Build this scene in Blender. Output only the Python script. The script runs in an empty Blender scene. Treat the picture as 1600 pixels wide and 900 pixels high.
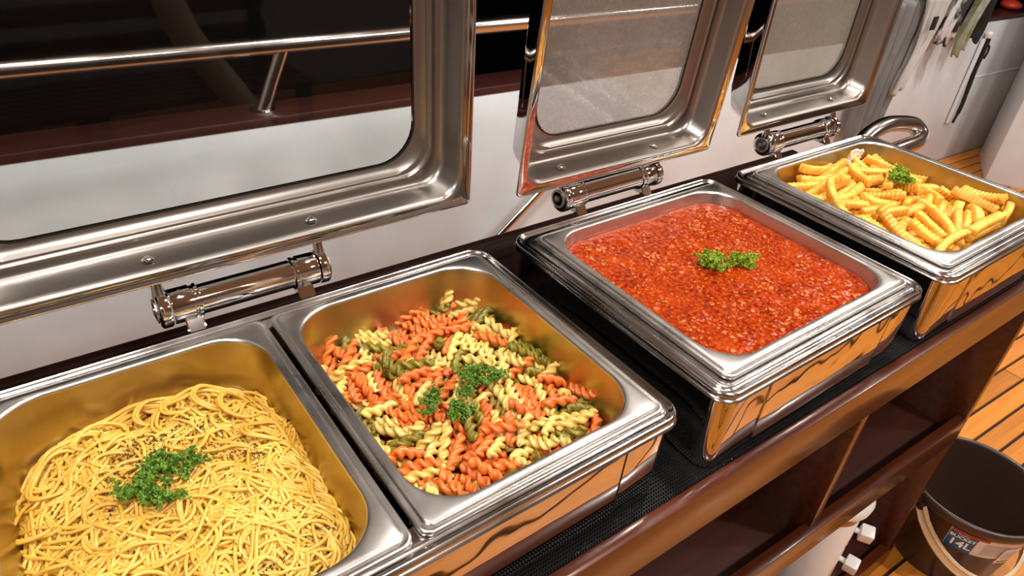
import bpy, bmesh, math, random
import numpy as np
from mathutils import Vector, Matrix, Quaternion

SC = bpy.context.scene
COL = SC.collection
random.seed(7)
rng = np.random.default_rng(7)
PI = math.pi

# ------------------------------------------------------------------ camera
cd = bpy.data.cameras.new('camera')
cam = bpy.data.objects.new('camera', cd); COL.objects.link(cam)
cam.matrix_world = Matrix(((0.80587366, 0.28052689, -0.52141376, -0.1712),
                           (-0.58757201, 0.48745857, -0.6458663, -0.2903),
                           (0.07298474, 0.82685477, 0.55765977, 0.4559),
                           (0, 0, 0, 1)))
cd.sensor_width = 36; cd.lens = 24.8226; cd.clip_start = .01
SC.camera = cam

# ------------------------------------------------------------------ world, lights, exposure
SC.view_settings.view_transform = 'Standard'
SC.view_settings.look = 'None'
SC.view_settings.gamma = 1.0
SC.view_settings.exposure = 0.08
w = bpy.data.worlds.new('night'); SC.world = w; w.use_nodes = True
bg = w.node_tree.nodes['Background']; bg.inputs[0].default_value = (.010, .010, .011, 1); bg.inputs[1].default_value = .06

FLOOR = -.9502                     # deck level, 0.95 m below the pans' rims
DECK = -.86                        # the same level in the ship's drawing units
SK = 1.0684                        # ship drawing units to metres, about EYE
EYE = Vector((-.1712, -.2903, .4559))
YAW = -.0465                       # the ship's fore-aft axis against the chafers' own
E1 = Vector((math.cos(YAW), math.sin(YAW), 0)); E2 = Vector((-math.sin(YAW), math.cos(YAW), 0))
SHIP = Vector((0, -.0167, 0))
def ship(s, t, z): return EYE+(SHIP + E1*s + E2*t + Vector((0, 0, z))-EYE)*SK

LAMPS = [  # s, t, power, size
    (-.25, .10, 9, .16), (.75, .30, 10.5, .16), (1.9, .35, 11, .16), (3.1, .1, 12, .16),
    (.2, -1.0, 14, .16), (1.5, -1.0, 20, .16), (2.9, -1.1, 18, .16), (-1.2, -.6, 11, .16)]
CEIL = 1.32

# ------------------------------------------------------------------ materials
def lin(c):
    return tuple((x/12.92 if x <= .04045 else ((x+.055)/1.055)**2.4) for x in [v/255 for v in c]) + (1,)
class NT:
    def __init__(s, name):
        s.m = bpy.data.materials.new(name); s.m.use_nodes = True; s.t = s.m.node_tree
        s.p = s.t.nodes['Principled BSDF']; s.out = s.t.nodes['Material Output']
    def n(s, typ, **k):
        o = s.t.nodes.new(typ)
        for a, b in k.items():
            if a in o.inputs.keys(): o.inputs[a].default_value = b
            else: setattr(o, a, b)
        return o
    def l(s, a, b): s.t.links.new(a, b)
    def coords(s, scale=(1, 1, 1), which='Object'):
        tc = s.n('ShaderNodeTexCoord'); mp = s.n('ShaderNodeMapping'); mp.inputs['Scale'].default_value = scale
        s.l(tc.outputs[which], mp.inputs[0]); return mp.outputs[0]
    def noise(s, vec, scale, detail=4, rough=.55):
        o = s.n('ShaderNodeTexNoise'); o.inputs['Scale'].default_value = scale; o.inputs['Detail'].default_value = detail
        o.inputs['Roughness'].default_value = rough; s.l(vec, o.inputs['Vector']); return o.outputs['Fac']
    def ramp(s, fac, stops):
        r = s.n('ShaderNodeValToRGB'); e = r.color_ramp.elements
        while len(e) < len(stops): e.new(.5)
        for x, (p, c) in zip(e, stops): x.position = p; x.color = c
        s.l(fac, r.inputs[0]); return r.outputs[0]
    def mix(s, fac, a, b, mode='MIX'):
        m = s.n('ShaderNodeMix', data_type='RGBA', blend_type=mode)
        for sock, v in ((m.inputs[0], fac), (m.inputs[6], a), (m.inputs[7], b)):
            if isinstance(v, (float, int)): sock.default_value = v
            elif isinstance(v, tuple): sock.default_value = v
            else: s.l(v, sock)
        return m.outputs[2]
    def bump(s, h, strength=.2, dist=.001):
        b = s.n('ShaderNodeBump'); b.inputs['Strength'].default_value = strength; b.inputs['Distance'].default_value = dist
        s.l(h, b.inputs['Height']); s.l(b.outputs[0], s.p.inputs['Normal']); return b
    def set(s, **k):
        for a, b in k.items():
            i = s.p.inputs[a.replace('_', ' ')]
            if hasattr(b, 'is_output') or isinstance(b, bpy.types.NodeSocket): s.l(b, i)
            else: i.default_value = b
        return s
def grey(v): return (v, v, v, 1)

def m_simple(name, rgb, rough=.5, metal=0, coat=0, var=0, vs=8, **k):
    t = NT(name); c = lin(rgb)
    if var:
        v = t.coords(); f = t.noise(v, vs)
        d = tuple(max(0, x*(1-var)) for x in c[:3])+(1,); b = tuple(min(1, x*(1+var)) for x in c[:3])+(1,)
        t.set(Base_Color=t.ramp(f, [(.3, d), (.7, b)]))
    else: t.set(Base_Color=c)
    t.set(Roughness=rough, Metallic=metal, Coat_Weight=coat, **k); return t.m

def m_steel(name, rgb, r0, r1, stretch=(2, 60, 60), bump=.03, stain=0, refl_col=(150, 110, 40), aniso=0):
    t = NT(name); v = t.coords(stretch); f = t.noise(v, 6, 6, .65); g = t.noise(t.coords(), 9, 3)
    mx = t.n('ShaderNodeMath', operation='ADD'); t.l(f, mx.inputs[0]); t.l(g, mx.inputs[1])
    mr = t.n('ShaderNodeMapRange'); mr.inputs[1].default_value = .6; mr.inputs[2].default_value = 1.4; mr.inputs[3].default_value = r0; mr.inputs[4].default_value = r1
    t.l(mx.outputs[0], mr.inputs[0])
    c = lin(rgb)
    if stain:  # painted reflection, mixed unevenly into the base colour
        h = t.noise(t.coords((3, 3, 1.2)), 5, 5, .6)
        r = t.ramp(h, [(.25, grey(.35)), (.7, grey(1))])
        mm = t.n('ShaderNodeMath', operation='MULTIPLY'); t.l(r, mm.inputs[0]); mm.inputs[1].default_value = stain
        t.set(Base_Color=t.mix(mm.outputs[0], c, lin(refl_col)))
    else: t.set(Base_Color=c)
    t.set(Metallic=1.0, Roughness=mr.outputs[0]); t.bump(f, bump, .0006); return t.m

def m_wood(name, c0, c1, rough=.3, coat=.4, scale=(1.5, 22, 22), bump=.05, vary=True):
    t = NT(name); v = t.coords(scale); f = t.noise(v, 3.2, 6, .6)
    col = t.ramp(f, [(.28, lin(c0)), (.72, lin(c1))])
    if vary:
        oi = t.n('ShaderNodeObjectInfo'); mr = t.n('ShaderNodeMapRange'); mr.inputs[3].default_value = .82; mr.inputs[4].default_value = 1.12
        t.l(oi.outputs['Random'], mr.inputs[0]); h = t.n('ShaderNodeHueSaturation'); t.l(mr.outputs[0], h.inputs['Value']); t.l(col, h.inputs['Color']); col = h.outputs[0]
    t.set(Base_Color=col, Roughness=rough, Coat_Weight=coat, Coat_Roughness=.12); t.bump(f, bump, .001); return t.m

def m_pasta(name, c0, c1, rough=.34, sss=.25):
    t = NT(name); v = t.coords(); f = t.noise(v, 160, 3)
    oi = t.n('ShaderNodeObjectInfo'); mr = t.n('ShaderNodeMapRange'); mr.inputs[3].default_value = .85; mr.inputs[4].default_value = 1.12
    t.l(oi.outputs['Random'], mr.inputs[0]); h = t.n('ShaderNodeHueSaturation'); t.l(mr.outputs[0], h.inputs['Value'])
    t.l(t.ramp(f, [(.3, lin(c0)), (.7, lin(c1))]), h.inputs['Color'])
    t.set(Base_Color=h.outputs[0], Roughness=rough, Subsurface_Weight=sss, Subsurface_Scale=.004, Specular_IOR_Level=.6); t.bump(f, .1, .0005)
    t.p.inputs['Subsurface Radius'].default_value = (1, .6, .25); return t.m

M = {}
M['frame'] = m_steel('pressed_steel', (196, 193, 190), .10, .24, (3, 3, 3), .02)
M['lid'] = m_steel('satin_steel', (162, 155, 148), .31, .34, (3, 3, 3), .0)
M['pan'] = m_steel('food_pan_steel', (205, 200, 194), .22, .38, (3, 3, 3), .03)
M['pan_gold_refl'] = m_steel('pan_steel_painted_reflection', (200, 192, 156), .26, .36, (10, 10, 3), .02, .85, (178, 150, 52))  # golden reflection of the food and warm light put into the steel colour
M['body'] = m_steel('mirror_steel', (200, 196, 192), .01, .03, (3, 3, 3), 0)
_n = M['body'].node_tree; _b = [q for q in _n.nodes if q.type == 'BUMP'][0]; _tc = _n.nodes.new('ShaderNodeTexCoord'); _w = _n.nodes.new('ShaderNodeTexNoise')
_w.inputs['Scale'].default_value = 16; _w.inputs['Detail'].default_value = 1; _n.links.new(_tc.outputs['Object'], _w.inputs['Vector']); _n.links.new(_w.outputs['Fac'], _b.inputs['Height'])
_b.inputs['Strength'].default_value = .35; _b.inputs['Distance'].default_value = .0012
M['shell'] = m_steel('polished_lid_shell', (205, 200, 195), .03, .06, (3, 3, 3), 0)
M['chrome'] = m_simple('chrome', (225, 222, 220), .05, 1)
M['tube'] = m_steel('stainless_tube', (215, 210, 205), .12, .25, (2, 2, 2), .02)
M['seam'] = m_simple('dark_gap', (18, 14, 12), .6)
M['rubber'] = m_simple('black_rubber', (14, 14, 14), .5)
M['mahog'] = m_wood('mahogany_varnish', (54, 20, 7), (92, 40, 16), .3, .4)
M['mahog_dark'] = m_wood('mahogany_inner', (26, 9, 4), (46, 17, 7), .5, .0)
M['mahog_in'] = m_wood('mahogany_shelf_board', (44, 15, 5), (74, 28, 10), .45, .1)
M['mahog_back'] = m_wood('mahogany_painted_shade', (22, 11, 8), (38, 19, 13), .3, .3)  # shade at the back of the counter painted into the wood colour
M['cap'] = m_wood('rail_cap_paint', (46, 20, 18), (64, 28, 25), .4, .2)
M['teak'] = m_wood('teak_plank', (196, 112, 30), (226, 144, 52), .42, .15, (1.2, 26, 26))
M['caulk'] = m_simple('deck_caulk', (20, 14, 10), .7)
M['cabin'] = m_wood('cabin_panel', (88, 46, 20), (120, 66, 32), .35, .3, (22, 22, 1.5))
M['white'] = None
t = NT('white_gelcoat'); v = t.coords((1, 1, 1)); f = t.noise(v, 3.5, 5, .6); g = t.noise(v, 60, 3)
t.set(Base_Color=t.ramp(f, [(.3, lin((212, 216, 220))), (.7, lin((228, 233, 237)))]), Roughness=.38, Specular_IOR_Level=.4); t.bump(g, .12, .002); M['white'] = t.m
M['cabin_paint'] = m_simple('cabin_wall_paint', (150, 144, 138), .6, var=.05, vs=2)
M['ceil'] = m_simple('ceiling_paint', (176, 172, 167), .6, var=.05, vs=2)
M['plast_w'] = m_simple('white_plastic', (232, 228, 224), .32)
M['bucket'] = m_simple('brown_plastic', (62, 44, 36), .3, var=.1, vs=12)
M['cream'] = m_simple('cream_plastic', (226, 200, 160), .38)
M['lab_w'] = m_simple('label_white', (222, 216, 214), .45, var=.06, vs=60)
M['lab_b'] = m_simple('label_blue', (28, 84, 118), .4)
M['lab_r'] = m_simple('label_red', (176, 40, 34), .4)
M['ink'] = m_simple('ink', (40, 38, 38), .6)
M['ink_w'] = m_simple('white_ink', (240, 240, 240), .5)
M['copper'] = m_wood('wood_effect_band', (124, 62, 30), (176, 104, 62), .3, .4)
M['paper'] = m_simple('white_paper', (232, 224, 222), .7, Subsurface_Weight=.1)
M['p_yel'] = m_pasta('yellow_pasta', (216, 176, 84), (232, 202, 118))
M['p_or'] = m_pasta('orange_pasta', (210, 98, 32), (230, 126, 52))
M['p_gr'] = m_pasta('green_pasta', (104, 92, 18), (144, 128, 36))
M['fill_pasta'] = m_pasta('under_pasta', (120, 66, 22), (160, 96, 36))
t = NT('spaghetti'); v = t.coords(); f = t.noise(v, 22, 4)
t.set(Base_Color=t.ramp(f, [(.3, lin((206, 154, 54))), (.7, lin((232, 188, 86)))]), Roughness=.33, Subsurface_Weight=.2, Subsurface_Scale=.003, Specular_IOR_Level=.6)
t.p.inputs['Subsurface Radius'].default_value = (1, .6, .25); M['spag'] = t.m
M['herb'] = m_simple('dried_herb', (74, 58, 22), .8, var=.5, vs=300)
t = NT('crinkle_fry'); v = t.coords(); f = t.noise(v, 70, 4); oi = t.n('ShaderNodeObjectInfo')
h = t.n('ShaderNodeHueSaturation'); mr = t.n('ShaderNodeMapRange'); mr.inputs[3].default_value = .86; mr.inputs[4].default_value = 1.08; t.l(oi.outputs['Random'], mr.inputs[0]); t.l(mr.outputs[0], h.inputs['Value'])
t.l(t.ramp(f, [(.2, lin((212, 128, 30))), (.45, lin((234, 168, 54))), (.75, lin((244, 198, 92)))]), h.inputs['Color'])
t.set(Base_Color=h.outputs[0], Roughness=.42, Subsurface_Weight=.25, Subsurface_Scale=.004); t.p.inputs['Subsurface Radius'].default_value = (1, .6, .2); t.bump(f, .3, .001); M['fry'] = t.m
t = NT('tomato_sauce'); v = t.coords(); f = t.noise(v, 22, 6, .7); g = t.noise(v, 190, 4, .6)
c1 = t.ramp(f, [(.3, lin((92, 8, 1))), (.5, lin((124, 24, 2))), (.7, lin((160, 52, 5)))])
c2 = t.ramp(g, [(.42, grey(0)), (.68, grey(1))])
t.set(Base_Color=t.mix(c2, c1, lin((180, 72, 14))), Roughness=.2, Specular_IOR_Level=.16, Subsurface_Weight=0.0); t.bump(g, .4, .001); M['sauce'] = t.m
M['mince'] = m_simple('mince_crumb', (204, 100, 40), .35, var=.4, vs=90)
t = NT('parsley'); v = t.coords(); f = t.noise(v, 130, 3)
t.set(Base_Color=t.ramp(f, [(.3, lin((58, 100, 20))), (.7, lin((126, 164, 52)))]), Roughness=.45, Subsurface_Weight=.15, Subsurface_Scale=.002); M['pars'] = t.m
t = NT('parsley_bright'); v = t.coords(); f = t.noise(v, 130, 3)
t.set(Base_Color=t.ramp(f, [(.3, lin((92, 134, 18))), (.7, lin((168, 190, 50)))]), Roughness=.45, Subsurface_Weight=.15, Subsurface_Scale=.002); M['pars_b'] = t.m
M['pstem'] = m_simple('parsley_stem', (150, 176, 84), .45)
M['cl_grey2'] = m_simple('dull_grey_nylon', (120, 120, 119), .5, var=.12, vs=9)
M['cl_grey'] = m_simple('grey_nylon', (184, 182, 178), .5, var=.12, vs=9)
M['cl_black'] = m_simple('black_cloth', (18, 17, 18), .7)
M['cl_dark'] = m_simple('dark_grey_cloth', (60, 58, 60), .7, var=.2)
t = NT('camo_cloth'); v = t.coords((1, 1, .8)); f = t.noise(v, 17, 3, .5)
t.set(Base_Color=t.ramp(f, [(.46, lin((30, 29, 31))), (.5, lin((120, 118, 120))), (.56, lin((196, 192, 192)))]), Roughness=.7); M['cl_camo'] = t.m
t = NT('clear_green_film'); v = t.coords(); f = t.noise(v, 14, 3)
t.set(Base_Color=t.ramp(f, [(.35, lin((124, 132, 72))), (.65, lin((176, 182, 170)))]), Roughness=.2, Alpha=.75); M['cl_green'] = t.m
M['teal'] = m_simple('teal_rope', (110, 190, 170), .5)
M['red'] = m_simple('red_plastic', (206, 60, 46), .4)

def m_glass(name, fog, col=(190, 186, 180), var=.5, rough=.02):
    t = NT(name); t.t.nodes.remove(t.p)
    tr = t.n('ShaderNodeBsdfTransparent'); tr.inputs[0].default_value = (.96, .97, .96, 1)
    df = t.n('ShaderNodeBsdfDiffuse'); df.inputs[0].default_value = lin(col)
    tl = t.n('ShaderNodeBsdfTranslucent'); tl.inputs[0].default_value = lin(col)
    mf = t.n('ShaderNodeMixShader', Fac=.35); t.l(df.outputs[0], mf.inputs[1]); t.l(tl.outputs[0], mf.inputs[2])
    v = t.coords((1, 1, 1)); f = t.noise(v, 6, 5, .6); g = t.noise(t.coords((14, 14, 14)), 12, 4, .7)
    a = t.n('ShaderNodeMath', operation='MULTIPLY'); t.l(f, a.inputs[0]); t.l(g, a.inputs[1])
    mr = t.n('ShaderNodeMapRange'); mr.inputs[1].default_value = .12; mr.inputs[2].default_value = .42
    mr.inputs[3].default_value = fog*(1-var); mr.inputs[4].default_value = min(1, fog*(1+var)); t.l(a.outputs[0], mr.inputs[0])
    m1 = t.n('ShaderNodeMixShader'); t.l(mr.outputs[0], m1.inputs[0]); t.l(tr.outputs[0], m1.inputs[1]); t.l(mf.outputs[0], m1.inputs[2])
    gl = t.n('ShaderNodeBsdfGlossy'); gl.inputs['Roughness'].default_value = rough
    fr = t.n('ShaderNodeFresnel'); fr.inputs[0].default_value = 1.5
    m2 = t.n('ShaderNodeMixShader'); ge = t.n('ShaderNodeNewGeometry'); inv = t.n('ShaderNodeMath', operation='SUBTRACT'); inv.inputs[0].default_value = 1; t.l(ge.outputs['Backfacing'], inv.inputs[1])
    fm_ = t.n('ShaderNodeMath', operation='MULTIPLY'); t.l(fr.outputs[0], fm_.inputs[0]); t.l(inv.outputs[0], fm_.inputs[1]); t.l(fm_.outputs[0], m2.inputs[0]); t.l(m1.outputs[0], m2.inputs[1]); t.l(gl.outputs[0], m2.inputs[2])
    t.l(m2.outputs[0], t.out.inputs[0]); return t.m
M['glass_clear'] = m_glass('lid_glass_clear', .005)
M['glass_fog'] = m_glass('lid_glass_fogged', .46, (196, 186, 178), .35, .06)
M['glass_fog2'] = m_glass('lid_glass_steamed', .6, (190, 184, 172), .25, .12)
def m_emit(name, col, st):
    t = NT(name); t.set(Base_Color=(1, 1, 1, 1)); t.p.inputs['Emission Color'].default_value = col; t.p.inputs['Emission Strength'].default_value = st; return t.m
M['lamp'] = m_emit('lamp_diffuser', (1, .93, .85, 1), 40)

# ------------------------------------------------------------------ object helpers
def empty(name, loc=(0, 0, 0), rz=0, label=None, cat=None, group=None):
    o = bpy.data.objects.new(name, None); COL.objects.link(o); o.location = loc; o.rotation_euler.z = rz; o.empty_display_size = .05
    if rz == YAW: o.scale = (SK, SK, SK)
    return tag(o, label, cat, group)
def tag(o, label=None, cat=None, group=None, kind=None):
    if label: o['label'] = label
    if cat: o['category'] = cat
    if group: o['group'] = group
    if kind: o['kind'] = kind
    return o
def link(name, me, mat, parent=None, smooth=35, loc=None):
    if mat is not None and not len(me.materials): me.materials.append(mat)
    if smooth:
        for p in me.polygons: p.use_smooth = True
        me.set_sharp_from_angle(angle=math.radians(smooth))
    o = bpy.data.objects.new(name, me); COL.objects.link(o)
    if parent: o.parent = parent
    if loc is not None: o.location = loc
    return o
def bm2(name, bm, mat, parent=None, smooth=35, loc=None, fix=True):
    if fix: bmesh.ops.recalc_face_normals(bm, faces=bm.faces)
    me = bpy.data.meshes.new(name); bm.to_mesh(me); bm.free(); return link(name, me, mat, parent, smooth, loc)
def pd(name, V, F, mat, parent=None, smooth=35, loc=None):
    me = bpy.data.meshes.new(name); me.from_pydata([tuple(v) for v in V], [], F); me.update(); return link(name, me, mat, parent, smooth, loc)
def copy_tree(o, parent=None):
    c = o.copy(); COL.objects.link(c); c.parent = parent
    for ch in o.children: copy_tree(ch, c)
    return c
def rr(x0, x1, y0, y1, r, n=8):
    out = []
    for cx, cy, a0 in ((x1-r, y1-r, 0), (x0+r, y1-r, 90), (x0+r, y0+r, 180), (x1-r, y0+r, 270)):
        for k in range(n+1):
            a = math.radians(a0+90*k/n); out.append((cx+r*math.cos(a), cy+r*math.sin(a)))
    return out
def loft(bm, rings, cap0=False, cap1=False, close=False):
    L = [[bm.verts.new(p) for p in r] for r in rings]; n = len(L[0]); m = len(L)
    for i in range(m if close else m-1):
        a, b = L[i], L[(i+1) % m]
        for j in range(n): bm.faces.new((a[j], a[(j+1) % n], b[(j+1) % n], b[j]))
    if cap0: bm.faces.new(L[0][::-1])
    if cap1: bm.faces.new(L[-1])
    return L
def box(bm, c, s, rot=None, bev=0):
    g = bmesh.ops.create_cube(bm, size=1); vs = g['verts']
    for v in vs:
        v.co = Vector((v.co.x*s[0], v.co.y*s[1], v.co.z*s[2]))
        if rot is not None: v.co = rot @ v.co
        v.co += Vector(c)
    if bev:
        es = list({e for v in vs for e in v.link_edges}); bmesh.ops.bevel(bm, geom=es, offset=bev, segments=2, affect='EDGES', profile=.5)
def boxobj(name, c, s, mat, parent=None, bev=.002, rot=None, kind=None):
    bm = bmesh.new(); box(bm, (0, 0, 0), s, rot, bev)
    o = bm2(name, bm, mat, parent, 35, c)
    if kind: o['kind'] = kind
    return o
def ship_box(name, s0, s1, t0, t1, z0, z1, mat, parent=None, bev=.002, kind=None):
    o = boxobj(name, (0, 0, 0), (s1-s0, t1-t0, z1-z0), mat, parent, bev)
    if parent is None: o.location = ship((s0+s1)/2, (t0+t1)/2, (z0+z1)/2); o.rotation_euler.z = YAW; o.scale = (SK, SK, SK)
    else: o.location = ((s0+s1)/2, (t0+t1)/2, (z0+z1)/2)
    if kind: o['kind'] = kind
    return o
def frames(P):
    P = [Vector(p) for p in P]; T = [(P[min(i+1, len(P)-1)]-P[max(i-1, 0)]).normalized() for i in range(len(P))]
    u = T[0].orthogonal().normalized(); out = []
    for i in range(len(P)):
        u = (u-T[i]*u.dot(T[i])).normalized(); out.append((P[i], u, T[i].cross(u)))
    return out
def tube(bm, P, r, n=12, caps=True):
    R = r if hasattr(r, '__len__') else [r]*len(P)
    rings = [[p+(u*math.cos(2*PI*k/n)+v*math.sin(2*PI*k/n))*R[i] for k in range(n)] for i, (p, u, v) in enumerate(frames(P))]
    loft(bm, rings, caps, caps)
def lathe(bm, prof, n=24, c=(0, 0, 0), ax='z', cap0=True, cap1=True):
    C = Vector(c); rings = []
    for r, h in prof:
        ring = []
        for k in range(n):
            a = 2*PI*k/n; x, y = r*math.cos(a), r*math.sin(a)
            ring.append(C+(Vector((x, y, h)) if ax == 'z' else Vector((h, x, y)) if ax == 'x' else Vector((x, h, y))))
        rings.append(ring)
    loft(bm, rings, cap0, cap1)
def smoothpath(pts, n=8):
    P = [Vector(p) for p in pts]; P = [P[0]*2-P[1]]+P+[P[-1]*2-P[-2]]; out = []
    for i in range(1, len(P)-2):
        for k in range(n):
            t = k/n; a, b, c, d = P[i-1:i+3]
            out.append(.5*((2*b)+(c-a)*t+(2*a-5*b+4*c-d)*t*t+(3*b-a-3*c+d)*t**3))
    out.append(P[-2]); return out

# ------------------------------------------------------------------ the setting
deck = ship_box('floor', -2.2, 7, -3.0, 1.35, DECK-.05, DECK-.004, M['caulk'], None, 0, 'structure')
PW = .058
pl_me = {}
nm = 0
t0 = -2.97
while t0 < 1.27:
    # planks run fore and aft; staggered butt joints
    cuts = [-2.15, random.uniform(-.8, .4), random.uniform(1.6, 3.0), random.uniform(3.8, 5.2), 6.95]
    for a, b in zip(cuts, cuts[1:]):
        bm = bmesh.new(); box(bm, (0, 0, 0), (b-a-.004, PW-.007, .012), None, .0015)
        o = bm2('plank', bm, M['teak'], deck, 0, ((a+b)/2-2.4, t0+PW/2+.825, .025))
    t0 += PW
WALLT = 1.25+.0167 - .0   # bulwark inner face
ship_box('wall_back', -2.2, 7, WALLT, WALLT+.09, DECK, -.17, M['white'], None, .003, 'structure')
ship_box('trim_1', -2.2, 7, WALLT-.004, WALLT+.10, -.17, -.148, M['cap'], None, .005, 'structure')
# faint moulded seam on the bulwark, far right
ship_box('trim_2', 3.57, 5.4, WALLT-.004, WALLT+.002, -.435, -.428, M['white'], None, .0015, 'structure')
ship_box('wall_front', -2.2, 7, -3.06, -3.0, DECK, CEIL, M['cabin_paint'], None, 0, 'structure')
ship_box('wall_left', -2.26, -2.2, -3.0, 1.3, DECK, CEIL, M['cabin_paint'], None, 0, 'structure')
ship_box('wall_right', 7, 7.06, -3.0, 1.3, DECK, CEIL, M['white'], None, 0, 'structure')
ship_box('ceiling', -2.3, 7.1, -3.1, 1.15, CEIL, CEIL+.05, M['ceil'], None, 0, 'structure')
for i, (s, tt, pw, sz) in enumerate(LAMPS):
    where = ['above the spaghetti pan', 'above the tomato sauce', 'past the fries end of the counter', 'farthest along the counter side',
             'over the walkway behind the viewer', 'over the walkway middle', 'over the far walkway', 'over the near left corner'][i]
    L = empty('ceiling_light', ship(s, tt, CEIL), YAW, 'round recessed ceiling light '+where, 'lamp', 'recessed ceiling lights')
    bm = bmesh.new(); lathe(bm, [(sz*.5, 0), (sz*.62, 0), (sz*.62, -.008), (sz*.52, -.014), (sz*.5, -.008)], 32, cap0=False, cap1=False); bm2('trim_ring', bm, M['plast_w'], L)
    bm = bmesh.new(); lathe(bm, [(sz*.5, -.004), (sz*.5, -.007)], 32); bm2('diffuser', bm, M['lamp'], L)
    ld = bpy.data.lights.new('bulb', 'AREA'); ld.shape = 'DISK'; ld.size = sz; ld.energy = pw*SK*SK; ld.color = (1, .97, .93)
    lo = bpy.data.objects.new('bulb', ld); COL.objects.link(lo); lo.parent = L; lo.location = (0, 0, -.02)

# ------------------------------------------------------------------ guard rail
g = empty('guard_rail', ship(0, WALLT+.045, -.148), YAW, 'polished stainless guard rail above the maroon bulwark cap', 'railing')
bm = bmesh.new(); tube(bm, [(-2.15, 0, .14), (0, 0, .143), (3, 0, .143), (6.9, 0, .143)], .0215, 20); bm2('top_rail', bm, M['tube'], g)
for s in (-1.35, .262, 1.92, 3.47, 5.0):
    bm = bmesh.new(); tube(bm, [(s, 0, -.002), (s+.028, 0, .065), (s+.062, 0, .14)], .018, 16); st = bm2('stanchion', bm, M['tube'], g)
    bm = bmesh.new(); lathe(bm, [(.028, -.001), (.028, .003), (.02, .006)], 20, (s, 0, 0)); bm2('base_flange', bm, M['tube'], st)

# diagonal stainless brace on the bulwark and the boat hook farther right
b = empty('brace_tube', ship(.845, WALLT-.03, DECK), YAW, 'slanting stainless tube against the white bulwark between first and second lid', 'tube')
bm = bmesh.new(); tube(bm, [(-.20, -.012, .004), (.02, -.004, .25), (.17, -.002, .375), (.30, .002, .48), (.35, .006, .50)], .014, 16); bm2('tube', bm, M['tube'], b)
k = empty('boat_hook', ship(3.50, WALLT-.022, DECK), YAW, 'long dark pole in white clips standing against the white bulwark at right', 'pole')
bm = bmesh.new(); tube(bm, smoothpath([(.024, 0, .22), (.030, -.004, .30), (.030, .0, .38), (.024, .003, .48), (.021, .0, .56), (.018, 0, .62)], 6), [.006]*4+[.009]*9+[.010]*18, 10); bm2('pole', bm, M['cl_black'], k)
bm = bmesh.new(); box(bm, (-.005, .010, .42), (.022, .014, .40), None, .004); bm2('batten', bm, M['white'], k)
bm = bmesh.new(); tube(bm, [(.02, 0, .60), (.035, -.01, .585), (.042, -.01, .56), (.04, -.006, .53)], .005, 8); bm2('hook', bm, M['cl_black'], k)
bm = bmesh.new(); lathe(bm, [(.016, 0), (.018, .01), (.012, .02)], 14, (.005, 0, .635)); bm2('clip', bm, M['plast_w'], k)

# white locker at the right edge
lk = empty('deck_locker', EYE+(Vector((3.6, .83, DECK))-EYE)*SK, math.radians(-62), 'tall smooth white locker at the right edge beyond the fries', 'locker')
bm = bmesh.new(); box(bm, (.55, .20, .55), (1.1, .40, 1.1), None, .012); bm2('carcass', bm, M['white'], lk)
bm = bmesh.new(); box(bm, (.66, -.004, .55), (.76, .01, .98), None, .004); bm2('door', bm, M['white'], lk)

# ------------------------------------------------------------------ washing hung on the rail
def drape(name, label, s0, s1, ztop, zbot, mat, folds, amp, skew=0, t=WALLT-.045, taper=0, ragged=.02, seed=0, cat='clothing'):
    r = random.Random(seed); nx, nz = 36, 30; V = []; F = []
    ph = r.uniform(0, 6); bot = [r.uniform(-ragged, ragged) for _ in range(8)]
    for j in range(nz+1):
        q = j/nz
        for i in range(nx+1):
            p = i/nx; bi = p*7; b0 = int(min(6, bi)); bb = bot[b0]*(1-(bi-b0))+bot[b0+1]*(bi-b0)
            z = ztop+(zbot+bb-ztop)*q
            half = (s1-s0)/2*(1-taper*q); s = (s0+s1)/2+skew*q+(2*p-1)*half+.012*math.sin(5*q+ph)
            tt = t-amp*(1-.3*q)*(1+math.sin(folds*2*PI*p+ph+2.2*q))-.3*amp*math.sin(folds*4.3*PI*p+q*3)
            if q < .06: tt = t+.03*(1-q/.06)+.0
            V.append((s, tt-t, z))
    for j in range(nz):
        for i in range(nx):
            a = j*(nx+1)+i; F.append((a, a+1, a+nx+2, a+nx+1))
    o = pd(name, V, F, mat, None, 80, ship(0, t, 0)); o.rotation_euler.z = YAW; o.scale = (SK, SK, SK)
    so = o.modifiers.new('thick', 'SOLIDIFY'); so.thickness = .0025
    return tag(o, label, cat)
drape('raincoat', 'pale grey nylon raincoat hanging lowest from the rail beside the third lid', 2.48, 2.80, .02, -.60, M['cl_grey2'], 4, .022, .02, taper=.35, seed=1)
drape('jacket', 'long light grey jacket with black toggle hanging right of the raincoat', 2.70, 2.875, .02, -.36, M['cl_grey'], 3, .018, -.05, t=WALLT-.085, taper=.6, seed=2)
drape('shirt', 'black and white patterned shirt hanging on the rail', 2.895, 3.02, .02, -.19, M['cl_camo'], 3, .012, .0, t=WALLT-.085, seed=3)
drape('plastic_sleeve', 'wet translucent green plastic sleeve hanging right of the patterned shirt', 3.04, 3.115, .02, -.24, M['cl_green'], 2, .014, .0, t=WALLT-.10, taper=.3, seed=4, cat='bag')
drape('trousers', 'black garment hanging farthest right in the row of washing', 3.14, 3.27, .02, -.20, M['cl_black'], 3, .014, -.01, t=WALLT-.085, taper=.45, seed=5)
bm = bmesh.new(); box(bm, (0, 0, 0), (.03, .008, .05), None, .003); o = bm2('toggle_patch', bm, M['cl_black'], bpy.data.objects['jacket'], 35, (2.745, -.05, -.09))
bm = bmesh.new(); tube(bm, smoothpath([(0, 0, .15), (.02, -.01, .08), (.03, -.01, .0), (.06, -.01, -.03), (.08, -.01, -.01)], 5), .008, 8)
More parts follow.
